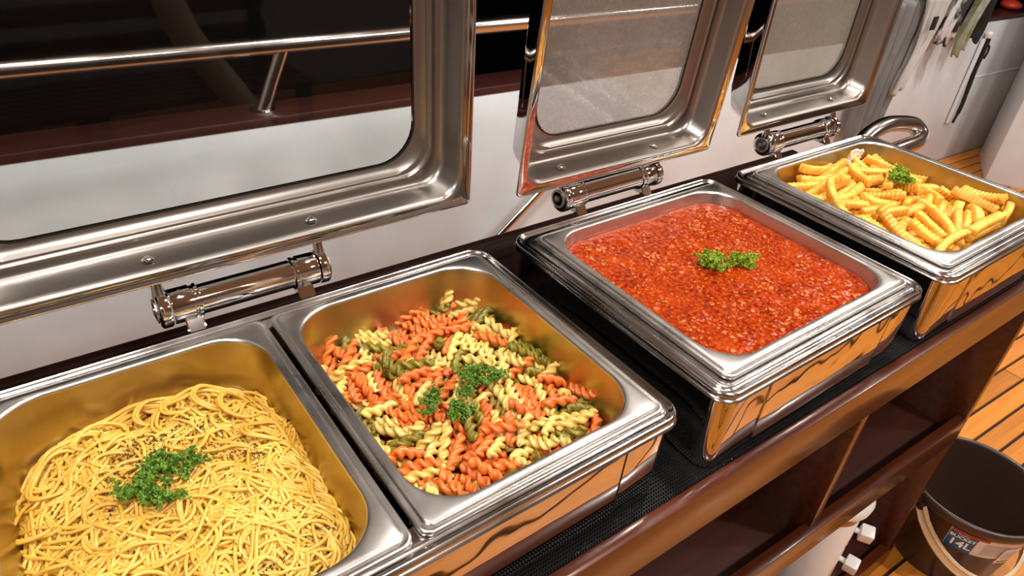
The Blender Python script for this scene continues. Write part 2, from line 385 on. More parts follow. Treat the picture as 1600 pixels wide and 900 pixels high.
o = tag(bm2('rope_end', bm, M['teal'], None, 60, ship(3.34, WALLT-.02, -.04)), 'teal rope end dangling over the cap at top right', 'rope')
bm = bmesh.new(); bmesh.ops.create_uvsphere(bm, u_segments=20, v_segments=12, radius=.052)
for v in bm.verts: v.co.z *= .45
tag(bm2('fender', bm, M['red'], None, 60, ship(3.80, WALLT+.065, -.128)), 'red rounded fender lying on the maroon cap at top right', 'fender')

# ------------------------------------------------------------------ buffet counter
TYAW = -.0080                      # the counter stands almost square to the chafers
T1 = Vector((math.cos(TYAW), math.sin(TYAW), 0)); T2 = Vector((-math.sin(TYAW), math.cos(TYAW), 0))
def table(s, t, z): return Vector((0, -.0335, 0))+T1*s+T2*t+Vector((0, 0, z))
ctr = empty('buffet_counter', table(0, 0, FLOOR), TYAW, 'long dark mahogany counter with open shelves carrying the chafing dishes', 'counter')
Z = -FLOOR
S0, S1, TB = -1.0, 1.232, .554
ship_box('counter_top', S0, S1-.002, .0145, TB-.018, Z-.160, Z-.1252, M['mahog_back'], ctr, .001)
ship_box('front_lip', S0, S1+.004, 0, .0145, Z-.190, Z-.120, M['mahog'], ctr, .0012)
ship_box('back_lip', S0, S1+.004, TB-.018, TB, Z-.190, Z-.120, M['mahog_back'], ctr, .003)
ship_box('side_panel', S1-.022, S1, .002, TB-.002, .0, Z-.161, M['mahog'], ctr, .002)
ship_box('side_panel', S0, S0+.022, .002, TB-.002, .0, Z-.161, M['mahog'], ctr, .002)
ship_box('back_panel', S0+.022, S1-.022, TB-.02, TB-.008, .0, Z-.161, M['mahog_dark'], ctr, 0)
tilt = .058                        # the middle shelf sags towards its far end
for nm_, t_a, t_b, zc, hh_, mt_ in (('shelf', .022, TB-.02, -.505, .017, 'mahog_in'), ('shelf_lip', -.002, .018, -.4835, .060, 'mahog')):
    o = ship_box(nm_, -1.145, 1.145, t_a, t_b, -hh_/2, hh_/2, M[mt_], ctr, .0018)
    o.scale.x = .965; o.location = (.105, (t_a+t_b)/2, Z+zc+.045); o.rotation_euler.y = tilt
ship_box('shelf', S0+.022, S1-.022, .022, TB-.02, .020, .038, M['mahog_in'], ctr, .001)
ship_box('shelf_lip', S0+.022, S1-.002, -.002, .020, .004, .066, M['mahog'], ctr, .003)
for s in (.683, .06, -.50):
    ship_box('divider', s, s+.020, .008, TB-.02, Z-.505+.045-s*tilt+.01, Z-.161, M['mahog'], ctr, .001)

# mesh mat: a woven slab whose cells are real bumps
nx, ny = 470, 104; mx0, mx1, my0, my1 = -.46, 1.21, .0155, .40
xs = np.linspace(mx0, mx1, nx*2+1); ys = np.linspace(my0, my1, ny*2+1)
gx, gy = np.meshgrid(xs, ys, indexing='ij'); ii, jj = np.meshgrid(np.arange(len(xs)), np.arange(len(ys)), indexing='ij')
gz = np.where((ii % 2 == 1) & (jj % 2 == 1), .0, .0035)
Vv = np.stack([gx, gy, gz], -1).reshape(-1, 3); n2 = len(ys)
a = (ii[:-1, :-1]*n2+jj[:-1, :-1]).ravel(); Fv = np.stack([a, a+n2, a+n2+1, a+1], 1)
o = pd('non_slip_mat', Vv.tolist(), Fv.tolist(), M['rubber'], None, 0, table(0, 0, -.1247)); o.rotation_euler.z = TYAW
tag(o, 'black open-mesh non-slip mat lying under the chafing dishes', 'mat')

# ------------------------------------------------------------------ chafing dishes
def chafer(loc, yaw, W, D, hinge_x, label, lid_x0, lid_x1, lid_y, lid_z, th, glass, glasslabel, hl=.165, lidyaw=0, lidH=.345, lidroll=0):
    C_ = empty('chafing_dish', (loc[0], loc[1], -.121), yaw, label, 'chafing dish', 'stainless chafing dishes on the counter')
    Z0 = .121
    hx, hy = W/2, D/2
    # body
    bm = bmesh.new(); rings = []
    def rrs(ins, r, z, lift):
        # rounded rectangle with the long edges subdivided; the bottom edge is cut up between the corner feet
        P = rr(-hx+ins, hx-ins, -hy+ins, hy-ins, r); out = []
        for q in range(len(P)):
            a = P[q]; b = P[(q+1) % len(P)]; n = 14 if math.hypot(b[0]-a[0], b[1]-a[1]) > .05 else 1
            for m in range(n):
                x = a[0]+(b[0]-a[0])*m/n; y = a[1]+(b[1]-a[1])*m/n
                d = min(hx-abs(x), 9) if abs(y) > hy-.03 else min(hy-abs(y), 9)
                u = min(1, max(0, (d-.045)/.045)); out.append(Vector((x, y, z+Z0+lift*u*u*(3-2*u))))
        return out
    for ins, r, z, lf in ((.0120, .023, -.04, 0), (.0110, .023, -.0198, 0), (.0060, .021, -.0198, 0), (.0061, .021, -.024, 0), (.0078, .018, -.100, .003), (.0082, .017, -.1145, .007), (.0092, .016, -.1180, .007), (.0120, .015, -.1200, .007), (.07, .02, -.111, 0)):
        rings.append(rrs(ins, r, z, lf))
    loft(bm, rings, False, True); bm2('body', bm, M['body'], C_, 40)
    # front and back plates, standing 1.5 mm proud with a rolled seam at each end
    def plate(y0sign):
        zt, zb = -.0215, -.1105; it, ib = .0061, .0082
        xa, xb = (-hx+.085, hx-.075)
        bm = bmesh.new(); V = []
        for x in (xa, xb):
            for z, ins in ((zt, it), (zb, ib)):
                for d in (-.004, .0016):
                    V.append(bm.verts.new((x, y0sign*(hy-ins+d), z+Z0)))
        for f in ((0, 1, 3, 2), (4, 6, 7, 5), (0, 4, 5, 1), (2, 3, 7, 6), (1, 5, 7, 3), (0, 2, 6, 4)): bm.faces.new([V[q] for q in f])
        bmesh.ops.bevel(bm, geom=list(bm.edges), offset=.0007, segments=2, affect='EDGES')
        p = bm2('front_plate' if y0sign < 0 else 'back_plate', bm, M['body'], C_, 40)
        bm = bmesh.new()
        for x in (xb+.0018,):
            tube(bm, [(x, y0sign*(hy-it+.0002), zt+Z0), (x, y0sign*(hy-ib+.0002), zb-.004+Z0)], .0013, 8)
        bm2('plate_seam', bm, M['seam'], p)
    plate(-1); plate(1)
    for sx in (-1, 1):
        for sy in (-1, 1):
            bm = bmesh.new(); lathe(bm, [(.012, .0), (.013, .002), (.013, .0055)], 16, (sx*(hx-.04), sy*(hy-.04), 0)); bm2('foot', bm, M['rubber'], C_)
    # frame ring: double rolled lip, then channel and ledge
    bm = bmesh.new(); rings = []
    for ins, r, z in ((.018, .012, -.020), (.004, .022, -.0195), (.0012, .024, -.0185), (.0, .025, -.0165), (.0012, .024, -.0145), (.003, .023, -.0135),
                      (.0022, .023, -.0125), (.0014, .024, -.010), (.0022, .023, -.0075), (.0045, .021, -.006), (.0068, .019, -.0072), (.0085, .018, -.0095),
                      (.011, .016, -.0098), (.013, .014, -.0078), (.0148, .013, -.0072), (.0185, .011, -.0072), (.030, .008, -.0072), (.032, .008, -.010), (.032, .008, -.05), (.030, .008, -.050), (.0295, .008, -.0115)):
        rings.append([Vector((x, y, z+Z0)) for x, y in rr(-hx+ins, hx-ins, -hy+ins, hy-ins, r)])
    loft(bm, rings, close=True); bm2('frame', bm, M['frame'], C_, 50)
    # hinge
    hz = Z0+.016; hyy = hy+.0195; hh = hl/2
    H = empty('hinge', (hinge_x, hyy, hz), 0); H.parent = C_
    bm = bmesh.new(); R = .0158
    lathe(bm, [(R, -hh+.03), (R, hh-.03)], 28, (0, 0, 0), 'x'); bm2('hinge_barrel', bm, M['chrome'], H)
    for sg in (-1, 1):
        prof = [(.0178, 0), (.0184, .001), (.0184, .0205), (.0168, .0215), (.0168, .0235), (.0182, .0245), (.0182, .0275), (.0160, .029)]
        bm = bmesh.new(); lathe(bm, [(r, sg*(-hh+.012+h)) for r, h in prof], 28, (0, 0, 0), 'x'); bm2('hinge_collar', bm, M['chrome'], H)
        prof = [(.0150, -.0010), (.0180, .0), (.0196, .0015), (.0196, .0090), (.0186, .0105)]
        bm = bmesh.new(); lathe(bm, [(r, sg*(-hh+h)) for r, h in prof], 28, (0, 0, 0), 'x'); cp = bm2('hinge_cap', bm, M['chrome'], H)
        # ring pattern and screw on the end of the cap
        bm = bmesh.new(); lathe(bm, [(.0128, 0), (.0128, -.0016), (.0100, -.0016), (.0100, .0)], 24, (0, 0, 0), 'x')
        lathe(bm, [(.0055, .001), (.0055, -.0026), (.0040, -.0032)], 12, (0, 0, 0), 'x')
        for v in bm.verts: v.co.x = sg*(-hh+v.co.x-.001)
        bm2('cap_rings', bm, M['lid'], cp) if False else link('cap_ring', (lambda me: (bm.to_mesh(me), bm.free(), me)[2])(bpy.data.meshes.new('cap_ring')), M['lid'], H)
        # foot bracket to the frame
        bm = bmesh.new(); xx = sg*(hh-.030)
        vs = [bm.verts.new((xx+dx, y, z)) for dx in (-.009, .009) for y, z in ((-.012, -.010), (.010, -.010), (.004, -.023), (-.022, -.023))]
        for f in ((0, 1, 2, 3), (7, 6, 5, 4), (0, 4, 5, 1), (1, 5, 6, 2), (2, 6, 7, 3), (3, 7, 4, 0)): bm.faces.new([vs[q] for q in f])
        bmesh.ops.bevel(bm, geom=list(bm.edges), offset=.0014, segments=2, affect='EDGES'); bm2('hinge_foot', bm, M['chrome'], H)
        bm = bmesh.new(); tube(bm, [(sg*(hh-.005), .001, .014), (sg*(hh-.005), .003, .024), (sg*(hh-.005), .008, lid_z-.014)], [.0075, .0058, .006], 14); bm2('lid_arm', bm, M['chrome'], H)
    # lid: local u (x), v (up), w (away)
    Wl = lid_x1-lid_x0; cx = (lid_x0+lid_x1)/2
    # satin liner: wall, fillet, fine steps, seat of the glass
    LI = [(.0122, .026, .0016), (.0138, .027, .0022), (.0152, .028, .0042), (.0166, .029, .0085), (.0195, .031, .0300), (.0212, .032, .0350), (.0240, .033, .0382), (.0272, .035, .0392), (.0312, .037, .0396),
          (.0326, .038, .0384), (.0342, .039, .0388), (.0352, .040, .0412), (.0372, .041, .0428), (.0392, .042, .0422), (.0408, .042, .0436), (.0440, .043, .0470), (.0490, .045, .0490), (.0520, .047, .0492)]
    # polished outer shell with the turned flange
    LO = [(.0520, .047, .0496), (.0520, .047, .0545), (.0350, .045, .0555), (.0240, .042, .0525), (.0180, .038, .0440), (.0140, .032, .0150), (.0120, .022, .0060), (.0100, .014, .0040), (.0015, .008, .0040), (.0002, .0075, .0034), (.0, .0075, .0020), (.0004, .0075, .0006), (.0015, .008, .0), (.0030, .009, .0004),
          (.0040, .010, .0010), (.0105, .024, .0012), (.0122, .026, .0016)]
    def mk(LL):
        bm = bmesh.new()
        loft(bm, [[Vector((x, wv, y)) for x, y in rr(-Wl/2+ins, Wl/2-ins, ins, lidH-ins, r)] for ins, r, wv in LL]); return bm
    bm = mk(LI)
    lid = bm2('lid', bm, M['lid'], C_, 50, (cx-loc[0], lid_y-loc[1], Z0+lid_z))
    lid.rotation_euler = (-th, lidroll, lidyaw)
    bm2('outer_shell', mk(LO), M['shell'], lid, 50)
    bm = bmesh.new(); gr = [[Vector((x, wv, y)) for x, y in rr(-Wl/2+ins, Wl/2-ins, ins, lidH-ins, .047)] for ins, wv in ((.0505, .0493), (.0505, .0535))]
    loft(bm, gr, True, True); gl = bm2('glass', bm, glass, lid, 30)
    if glasslabel: gl['label'] = glasslabel
    bm = bmesh.new(); gr = [[Vector((x, wv, y)) for x, y in rr(-Wl/2+ins, Wl/2-ins, ins, lidH-ins, .047)] for ins, wv in ((.0516, .0492), (.0516, .0475), (.0530, .0475), (.0530, .0492))]
    loft(bm, gr, close=True); bm2('gasket', bm, M['rubber'], lid, 30)
    for sg in (-1, 1):
        bm = bmesh.new(); xx = hinge_x+loc[0]-cx+sg*(hh-.005)
        lathe(bm, [(.0062, 0), (.0062, .0006), (.0044, .0012), (.0040, .0026), (.0026, .0036), (.0018, .0036), (.0016, .0026)], 18)
        bm2('lid_screw', bm, M['chrome'], lid, 40, (xx, .019, .0188))
    return C_

cA = chafer((-.003, .1665), 0, .574, .358, -.003, 'widest chafing dish, holding the spaghetti pan and tricolour pasta pan side by side', -.283, .2775, .362, .047, .02, M['glass_clear'], 'clear glass window reflecting the cabin', .178)
cC = chafer((.5282, .1612), 0, .4008, .3704, -.005, 'middle chafing dish holding the red tomato meat sauce', .346, .728, .357, .037, -.062, M['glass_fog'], 'fogged glass window', .19, lidroll=.012)
cD = chafer((.9721, .1528), -.0076, .4008, .3704, .002, 'farthest chafing dish holding the golden fries', .790, 1.170, .354, .044, 0.0, M['glass_fog2'], 'heavily steamed glass window', .205)

# ------------------------------------------------------------------ food pans
def pan(x0, x1, y0, y1, label, mat, yaw=0, piv=(0, 0), depth=.065, orad=.050, z0=0):
    cx, cy = (x0+x1)/2, (y0+y1)/2; hx, hy = (x1-x0)/2, (y1-y0)/2
    P = empty('food_pan', (cx, cy, z0-depth), yaw, label, 'food pan')
    sec = [(.0008, .0105, -.0065), (.0, .011, -.0050), (.0, .011, -.0018), (.0008, .0105, -.0006), (.0024, .010, -.0004), (.0038, .0095, -.0012), (.0052, .009, -.0012), (.0062, .0085, .0004), (.0078, .008, .0012),
           (.0125, orad-.006, .0012), (.0138, orad-.003, .0010), (.0146, orad-.002, .0004), (.0152, orad-.001, -.0012), (.0154, orad-.001, -.0024)]
    sec2 = [(.0154, orad-.001, -.0024), (.0175, orad, -.015), (.0215, orad, -.040), (.0255, orad-.004, -.054), (.033, orad-.01, -.061), (.044, orad-.018, -.0635)]
    bm = bmesh.new(); loft(bm, [[Vector((x, y, z+depth)) for x, y in rr(-hx+i, hx-i, -hy+i, hy-i, r, 10)] for i, r, z in sec]); bm2('rim', bm, M['pan'], P, 50)
    bm = bmesh.new(); loft(bm, [[Vector((x, y, z+depth)) for x, y in rr(-hx+i, hx-i, -hy+i, hy-i, r, 10)] for i, r, z in sec2], False, True)
    o = bm2('basin', bm, mat, P, 60)
    return P
pan(-.271, -.006, 0, .325, 'half-size steel pan holding the spaghetti, leftmost', M['pan_gold_refl'])
pan(0, .265, 0, .325, 'half-size steel pan holding the tricolour spiral pasta', M['pan_gold_refl'])
pan(.3512, .7052, -.0047, .3203, 'steel pan filled almost to the rim with red sauce', M['pan'])
pan(.7951, 1.1491, -.0137, .3153, 'steel pan holding the fries, farthest right', M['pan_gold_refl'], -.0076)


# resting poses of the loose pieces: mesh kind, position (0.1 mm), quaternion (1/1000)
FUS = [(0,471,697,-522,99,240,-837,-482),(0,1029,682,-488,945,221,-42,-236),(0,1696,623,-521,600,383,373,594),(0,2066,769,-543,444,881,-133,-95),(0,517,1040,-509,927,221,-106,-284),(0,867,851,-490,875,-476,16,-80),
(0,1730,996,-520,394,761,466,220),(0,2217,1156,-562,30,320,-947,-22),(0,646,1702,-511,327,123,486,801),(0,1065,1769,-495,134,-273,-796,524),(0,1637,1816,-527,882,460,-14,-98),(0,2120,1909,-565,41,-24,-860,508),
(0,571,2267,-561,518,835,155,101),(0,1204,2245,-548,44,904,-425,12),(0,1521,2135,-547,440,-261,-393,764),(0,2134,2154,-572,853,-505,-54,123),(0,473,2749,-579,7,887,462,0),(0,1072,2666,-573,653,-391,-314,567),
(0,1593,2739,-577,837,-495,-112,204),(0,1994,2587,-579,779,442,-222,-385),(0,721,562,-510,655,-383,-351,548),(0,1044,570,-500,855,-459,119,-207),(0,1605,390,-518,15,-386,-922,-2),(0,2192,840,-555,118,24,19,993),
(0,493,929,-513,107,211,934,267),(0,924,1087,-474,610,33,13,-792),(0,1580,1439,-498,848,-515,104,-70),(0,2117,1235,-554,447,826,315,138),(0,295,1511,-537,300,414,733,449),(0,1264,1923,-515,735,-479,-207,433),
(0,1517,1602,-500,44,963,-263,-39),(0,1950,1549,-543,220,445,770,402),(0,485,2388,-569,49,-65,853,-516),(0,819,2346,-558,9,637,-770,36),(0,1760,2293,-565,725,-32,2,-688),(0,2084,2366,-576,869,490,44,58),
(0,354,2883,-580,3,404,-915,-2),(0,1248,2525,-567,570,308,-395,-652),(0,1577,2613,-574,506,840,172,92),(0,2290,2776,-582,816,-473,167,-288),(0,336,416,-530,224,349,788,455),(0,1472,347,-514,440,-234,-431,752),
(0,1776,706,-485,429,622,622,205),(0,2279,929,-511,213,-21,-864,-457),(0,218,1309,-536,507,493,494,506),(0,1245,1538,-475,529,844,85,15),(0,1921,1345,-473,308,-905,290,-48),(0,2008,984,-546,505,855,-79,-92),
(0,495,1584,-518,58,437,897,-4),(0,1345,1822,-507,739,391,318,447),(0,1829,1564,-531,278,-411,-730,470),(0,2182,1418,-558,823,-474,-127,285),(0,396,2291,-540,481,-861,-164,-17),(0,1014,1951,-517,998,-59,-11,-2),
(0,1841,2332,-541,91,687,-718,61),(0,2365,2272,-507,565,69,198,798),(0,777,2793,-574,630,-298,297,-653),(0,1413,3036,-581,503,864,0,-1),(0,1679,2932,-581,4,1000,-15,-1),(0,1892,2570,-571,646,621,-311,-317),
(0,263,542,-448,667,395,-333,-537),(0,1103,570,-414,138,-237,-845,459),(0,1803,383,-526,600,-331,-344,642),(0,2368,488,-541,786,-241,-136,553),(0,285,769,-536,270,523,-716,-376),(0,1061,1216,-465,798,12,-13,603),
(0,1644,1042,-510,389,764,466,221),(0,2062,994,-465,370,684,561,283),(0,293,1707,-539,424,292,546,661),(0,1244,2034,-438,943,-313,-31,112),(0,1540,1913,-481,165,84,-847,498),(0,2416,1611,-573,608,361,366,605),
(0,586,2105,-550,824,426,180,327),(0,887,2255,-488,273,352,406,798),(0,1677,2323,-536,63,-724,-687,-27),(0,1838,2031,-555,431,-731,-436,299),(0,607,2507,-572,46,-67,855,-512),(0,870,2748,-576,355,602,-624,-348),
(0,1399,2794,-565,642,-464,-319,520),(0,2298,2642,-581,942,-3,1,-335),(0,604,435,-515,623,-438,-380,526),(0,1276,545,-503,705,5,29,-709),(0,1933,556,-453,621,644,-444,-41),(0,1903,358,-529,24,729,-685,-7),
(0,219,923,-504,562,429,546,450),(0,1214,1204,-403,22,-92,46,-994),(0,1454,1157,-485,20,-992,-116,47),(0,1934,1037,-454,434,-706,-468,308),(0,499,1687,-471,54,850,-496,169),(0,1156,1918,-428,976,210,-23,55),
(0,1900,1654,-456,782,-445,-171,401),(0,2092,1506,-503,71,759,-629,149),(0,697,1976,-533,353,-724,-512,299),(0,1022,2048,-528,6,6,836,-548),(0,1397,2159,-544,268,432,764,397),(0,2277,2513,-495,958,-2,4,288),
(0,817,2595,-485,60,719,692,26),(0,1195,2965,-578,112,-219,-859,449),(0,1616,2523,-572,838,-510,-91,173),(0,2252,2924,-576,701,-630,223,-248),(0,852,456,-504,651,416,-310,-554),(0,1012,356,-509,590,-3,-21,807),
(0,1416,827,-496,684,-354,-310,558),(0,2231,387,-533,133,-535,798,-243),(0,309,1274,-483,627,297,-97,-714),(0,1236,1294,-419,832,525,143,-108),(0,1566,1324,-495,858,481,-36,-175),(0,1859,1100,-457,262,-783,-519,220),
(0,773,1946,-496,382,662,525,375),(0,844,1563,-440,549,48,-103,828),(0,1784,1898,-461,331,-156,-441,820),(0,2155,2005,-569,38,17,16,999),(0,422,1907,-544,517,854,-61,9),(0,1283,2285,-468,37,715,698,-35),
(0,1482,2156,-460,42,716,-696,22),(0,2228,2345,-489,112,430,-482,-755),(0,667,2892,-579,526,-305,391,-691),(0,1160,2597,-570,311,-568,651,-395),(0,1463,2567,-485,22,648,761,-1),(0,2026,3000,-455,92,446,20,-890),
(0,368,719,-459,147,-574,594,-544),(0,889,547,-426,520,-325,-498,613),(0,1347,208,-445,945,253,-202,54),(0,2202,427,-461,336,-222,666,-628),(0,876,1302,-471,31,-265,964,-12),(0,1459,1339,-387,93,-967,-214,108),
(0,1545,1111,-415,355,-591,674,-266),(0,2287,1415,-493,208,237,-125,941),(0,705,1482,-491,775,452,-266,-353),(0,834,1849,-456,445,-509,664,-318),(0,1558,1691,-510,37,-262,-963,47),(0,2181,1817,-547,77,-24,-858,507),
(0,218,2404,-485,324,-629,324,-629),(0,1037,2226,-547,38,955,-293,19),(0,1575,2209,-523,668,-490,197,-524),(0,2396,1997,-571,217,616,716,245),(0,510,2935,-479,1,-473,703,532),(0,968,2774,-576,609,343,-365,-615),
(0,1553,2792,-492,17,523,852,12),(0,2022,2663,-520,216,534,817,-11),(0,520,845,-439,683,709,-156,-85),(0,1067,728,-424,2,198,953,231),(0,1649,796,-443,118,198,825,-517),(0,2271,824,-473,3,-60,857,-512),
(0,740,1084,-437,377,854,355,35),(0,1451,1070,-402,617,-362,383,-584),(0,1772,1155,-442,485,348,-540,-594),(0,2288,1095,-538,842,465,220,161),(0,251,1832,-460,347,542,-679,-353),(0,1393,1514,-404,847,177,-36,501),
(0,1732,1601,-435,882,27,69,465),(0,2173,1728,-563,997,-20,26,-75),(0,680,2262,-471,599,-6,-38,-800),(0,963,2397,-505,724,-233,-58,-646),(0,1381,2304,-468,623,338,378,596),(0,1953,2141,-485,754,-315,-87,570),
(0,536,2594,-554,865,472,134,108),(0,998,2847,-492,808,-480,167,-298),(0,1543,2638,-456,337,-457,-742,357),(0,2220,2551,-580,486,832,-230,-135),(0,532,630,-502,286,83,12,-955),(0,1209,290,-433,913,-88,-243,-314),
(0,1454,582,-466,101,132,-505,847),(0,1998,395,-533,338,596,644,341),(0,848,1069,-418,313,339,-209,-862),(0,1353,1080,-398,84,721,516,454),(0,1652,1095,-417,444,-471,550,-529),(0,2420,1380,-468,364,606,-433,-559),
(0,324,2090,-427,127,527,-827,150),(0,910,1773,-438,388,-620,-658,179),(0,1743,1474,-382,801,175,-122,559),(0,2307,1657,-481,329,-454,-714,419),(0,512,2184,-491,885,-110,-267,366),(0,1051,2489,-462,935,346,24,-76),
(0,1666,2312,-436,358,866,348,35),(0,2115,2243,-482,409,369,568,612),(0,688,2870,-493,453,262,-432,-734),(0,1174,2879,-560,36,-271,-961,-53),(0,1648,2731,-417,608,-616,362,-345),(0,2060,2875,-581,656,-381,325,-564),
(0,448,354,-436,340,342,534,694),(0,1283,361,-407,255,-72,238,934),(0,1376,354,-468,811,-131,249,-513),(0,2013,690,-538,69,147,825,540),(0,712,1176,-412,895,-332,-286,-83),(0,1351,906,-410,594,-555,-568,133),
(0,1712,940,-368,892,-63,274,-353),(0,2000,1008,-407,663,461,275,522),(0,601,1875,-436,37,-997,-10,-63),(0,1300,1546,-393,13,888,459,-38),(0,1632,1626,-427,183,-431,761,-448),(0,2171,1669,-490,197,695,-508,-469),
(0,332,2059,-515,410,-832,209,-309),(0,1062,2088,-446,269,-167,425,-848),(0,1915,2241,-448,88,-566,757,-315),(0,2009,2008,-477,497,-320,405,-698),(0,684,2601,-484,298,-507,700,-406),(0,590,2905,-499,661,137,-517,-527),
(0,1709,2736,-492,879,-11,-3,-476),(0,2280,2639,-495,262,-155,475,-826),(0,338,409,-365,468,-121,-330,811),(0,772,215,-493,884,-463,55,26),(0,1689,376,-443,599,-656,309,-340),(0,2213,567,-541,127,451,-863,-187),
(0,224,1204,-439,491,488,508,512),(0,1106,870,-483,27,-910,414,9),(0,1838,1160,-385,352,-486,594,-537),(0,2179,1122,-436,351,755,554,-10),(0,337,2443,-448,439,634,-599,217),(0,1046,1459,-405,382,-833,178,-358),
(0,1550,1805,-432,872,464,118,101),(0,2095,1580,-436,775,-626,-84,26),(0,270,2212,-467,628,-509,-338,483),(0,1067,2206,-451,132,289,-901,-296),(0,1897,2540,-432,283,1,866,-412),(0,2322,1994,-441,509,-745,-419,103),
(0,559,2413,-440,169,149,940,-255),(0,932,2777,-487,935,-96,25,-341),(0,1789,2887,-495,315,545,664,404),(0,1971,2880,-519,843,-467,-263,50),(0,638,572,-408,508,546,-404,-530),(0,1192,699,-347,310,49,-536,-784),
(0,1857,358,-450,522,505,-487,-486),(0,2052,442,-462,282,523,-790,-148),(0,521,1098,-414,560,-774,228,185),(0,1128,998,-425,468,-759,451,-38),(0,1634,1272,-343,539,-519,-454,483),(0,2269,1316,-418,157,104,189,-964),
(0,596,1385,-456,14,978,-54,202),(0,1163,1630,-410,238,-29,907,-346),(0,1560,1966,-382,314,852,410,87),(0,1909,1579,-375,113,523,-821,-200),(0,726,2116,-438,557,-282,384,-680),(0,928,2315,-393,485,-320,539,-610),
(0,1829,2277,-441,74,816,567,-81),(0,2216,2005,-486,813,-483,-141,292),(0,564,2503,-413,872,472,-132,8),(0,1217,2802,-478,675,-413,345,-504),(0,1717,2863,-455,490,668,-538,-155),(0,1928,2685,-478,201,-575,-772,179),
(0,459,507,-451,599,521,-121,-596),(0,1133,777,-352,72,946,294,-114),(0,1841,697,-404,194,-265,392,-860),(0,2085,624,-427,188,969,-143,68),(0,558,1308,-503,56,36,495,-866),(0,1262,1099,-381,413,586,183,673),
(0,1428,832,-324,388,272,-484,-736),(0,2288,1204,-413,282,-2,-810,514),(0,708,1564,-421,892,163,-105,-408),(0,994,1735,-387,175,-295,642,-686),(0,1777,1845,-381,371,-54,-193,907),(0,2066,1725,-383,122,634,763,-45),
(0,557,2104,-425,630,123,-195,742),(0,1121,2130,-354,112,185,869,446),(0,1915,2453,-400,291,-954,37,57),(0,2192,2277,-431,871,323,76,-363),(0,635,2683,-418,17,-364,868,338),(0,1197,2566,-483,70,-1,24,997),
(0,1893,2954,-485,472,-90,517,708),(0,2286,2526,-409,2,963,271,-4),(0,579,363,-414,214,616,750,106),(0,776,447,-465,438,-536,-677,249),(0,1645,608,-438,809,107,-349,-462),(0,2179,684,-455,160,89,507,842),
(0,541,1272,-421,37,-27,338,940),(0,1176,921,-363,186,-276,899,-285),(0,1754,1222,-370,546,-248,243,-762),(0,2309,1008,-474,200,326,-770,511),(0,476,1481,-413,840,-168,-49,-514),(0,1026,1955,-326,80,87,-984,131),
(0,1580,1652,-357,789,-397,-153,443),(0,2416,1813,-480,7,-707,706,30),(0,336,2238,-401,488,-32,-267,-831),(0,901,2169,-326,84,-584,-806,-43),(0,1673,2214,-391,302,878,324,183),(0,2118,2137,-403,327,-399,-617,595),
(0,297,2675,-477,496,95,-735,-453),(0,1532,2519,-392,2,-43,-912,407),(0,1540,3042,-455,703,703,-77,77),(0,2265,2913,-445,46,378,892,-243),(0,521,642,-394,652,-523,165,-524),(0,839,274,-432,34,55,769,636),
(0,1559,608,-401,446,677,-578,-93),(0,2420,929,-412,275,652,707,20),(0,275,1360,-373,573,198,155,780),(0,1123,1076,-313,448,-346,557,-607),(0,1322,812,-251,818,-488,68,-295),(0,2092,875,-354,817,559,18,-140),
(0,331,1718,-451,409,649,578,277),(0,1114,1714,-394,500,-797,-243,236),(0,2275,1708,-367,411,-776,467,-100),(0,2327,1784,-392,183,-407,-830,334),(0,432,2145,-411,580,-73,-17,-811),(0,1366,2332,-384,152,-300,800,-496),
(0,1193,2398,-422,769,-562,-288,96),(0,2271,2240,-372,514,571,-443,-462),(0,242,2554,-486,721,20,-425,-547),(0,1019,2932,-459,360,129,491,783),(0,1556,2349,-435,241,765,426,-418),(0,2182,2798,-496,1000,-3,3,-7),
(0,498,944,-406,122,-181,-517,828),(0,981,535,-389,470,-65,-588,655),(0,1446,784,-407,471,810,286,202),(0,2282,742,-445,165,-175,-855,-461),(0,391,1154,-428,2,320,-626,711),(0,864,885,-403,13,-934,-356,-35),
(0,1565,331,-469,890,42,114,-440),(0,1547,762,-363,328,-91,289,-895),(0,534,1762,-412,218,965,100,-108),(0,946,1413,-376,423,-672,528,-302)]
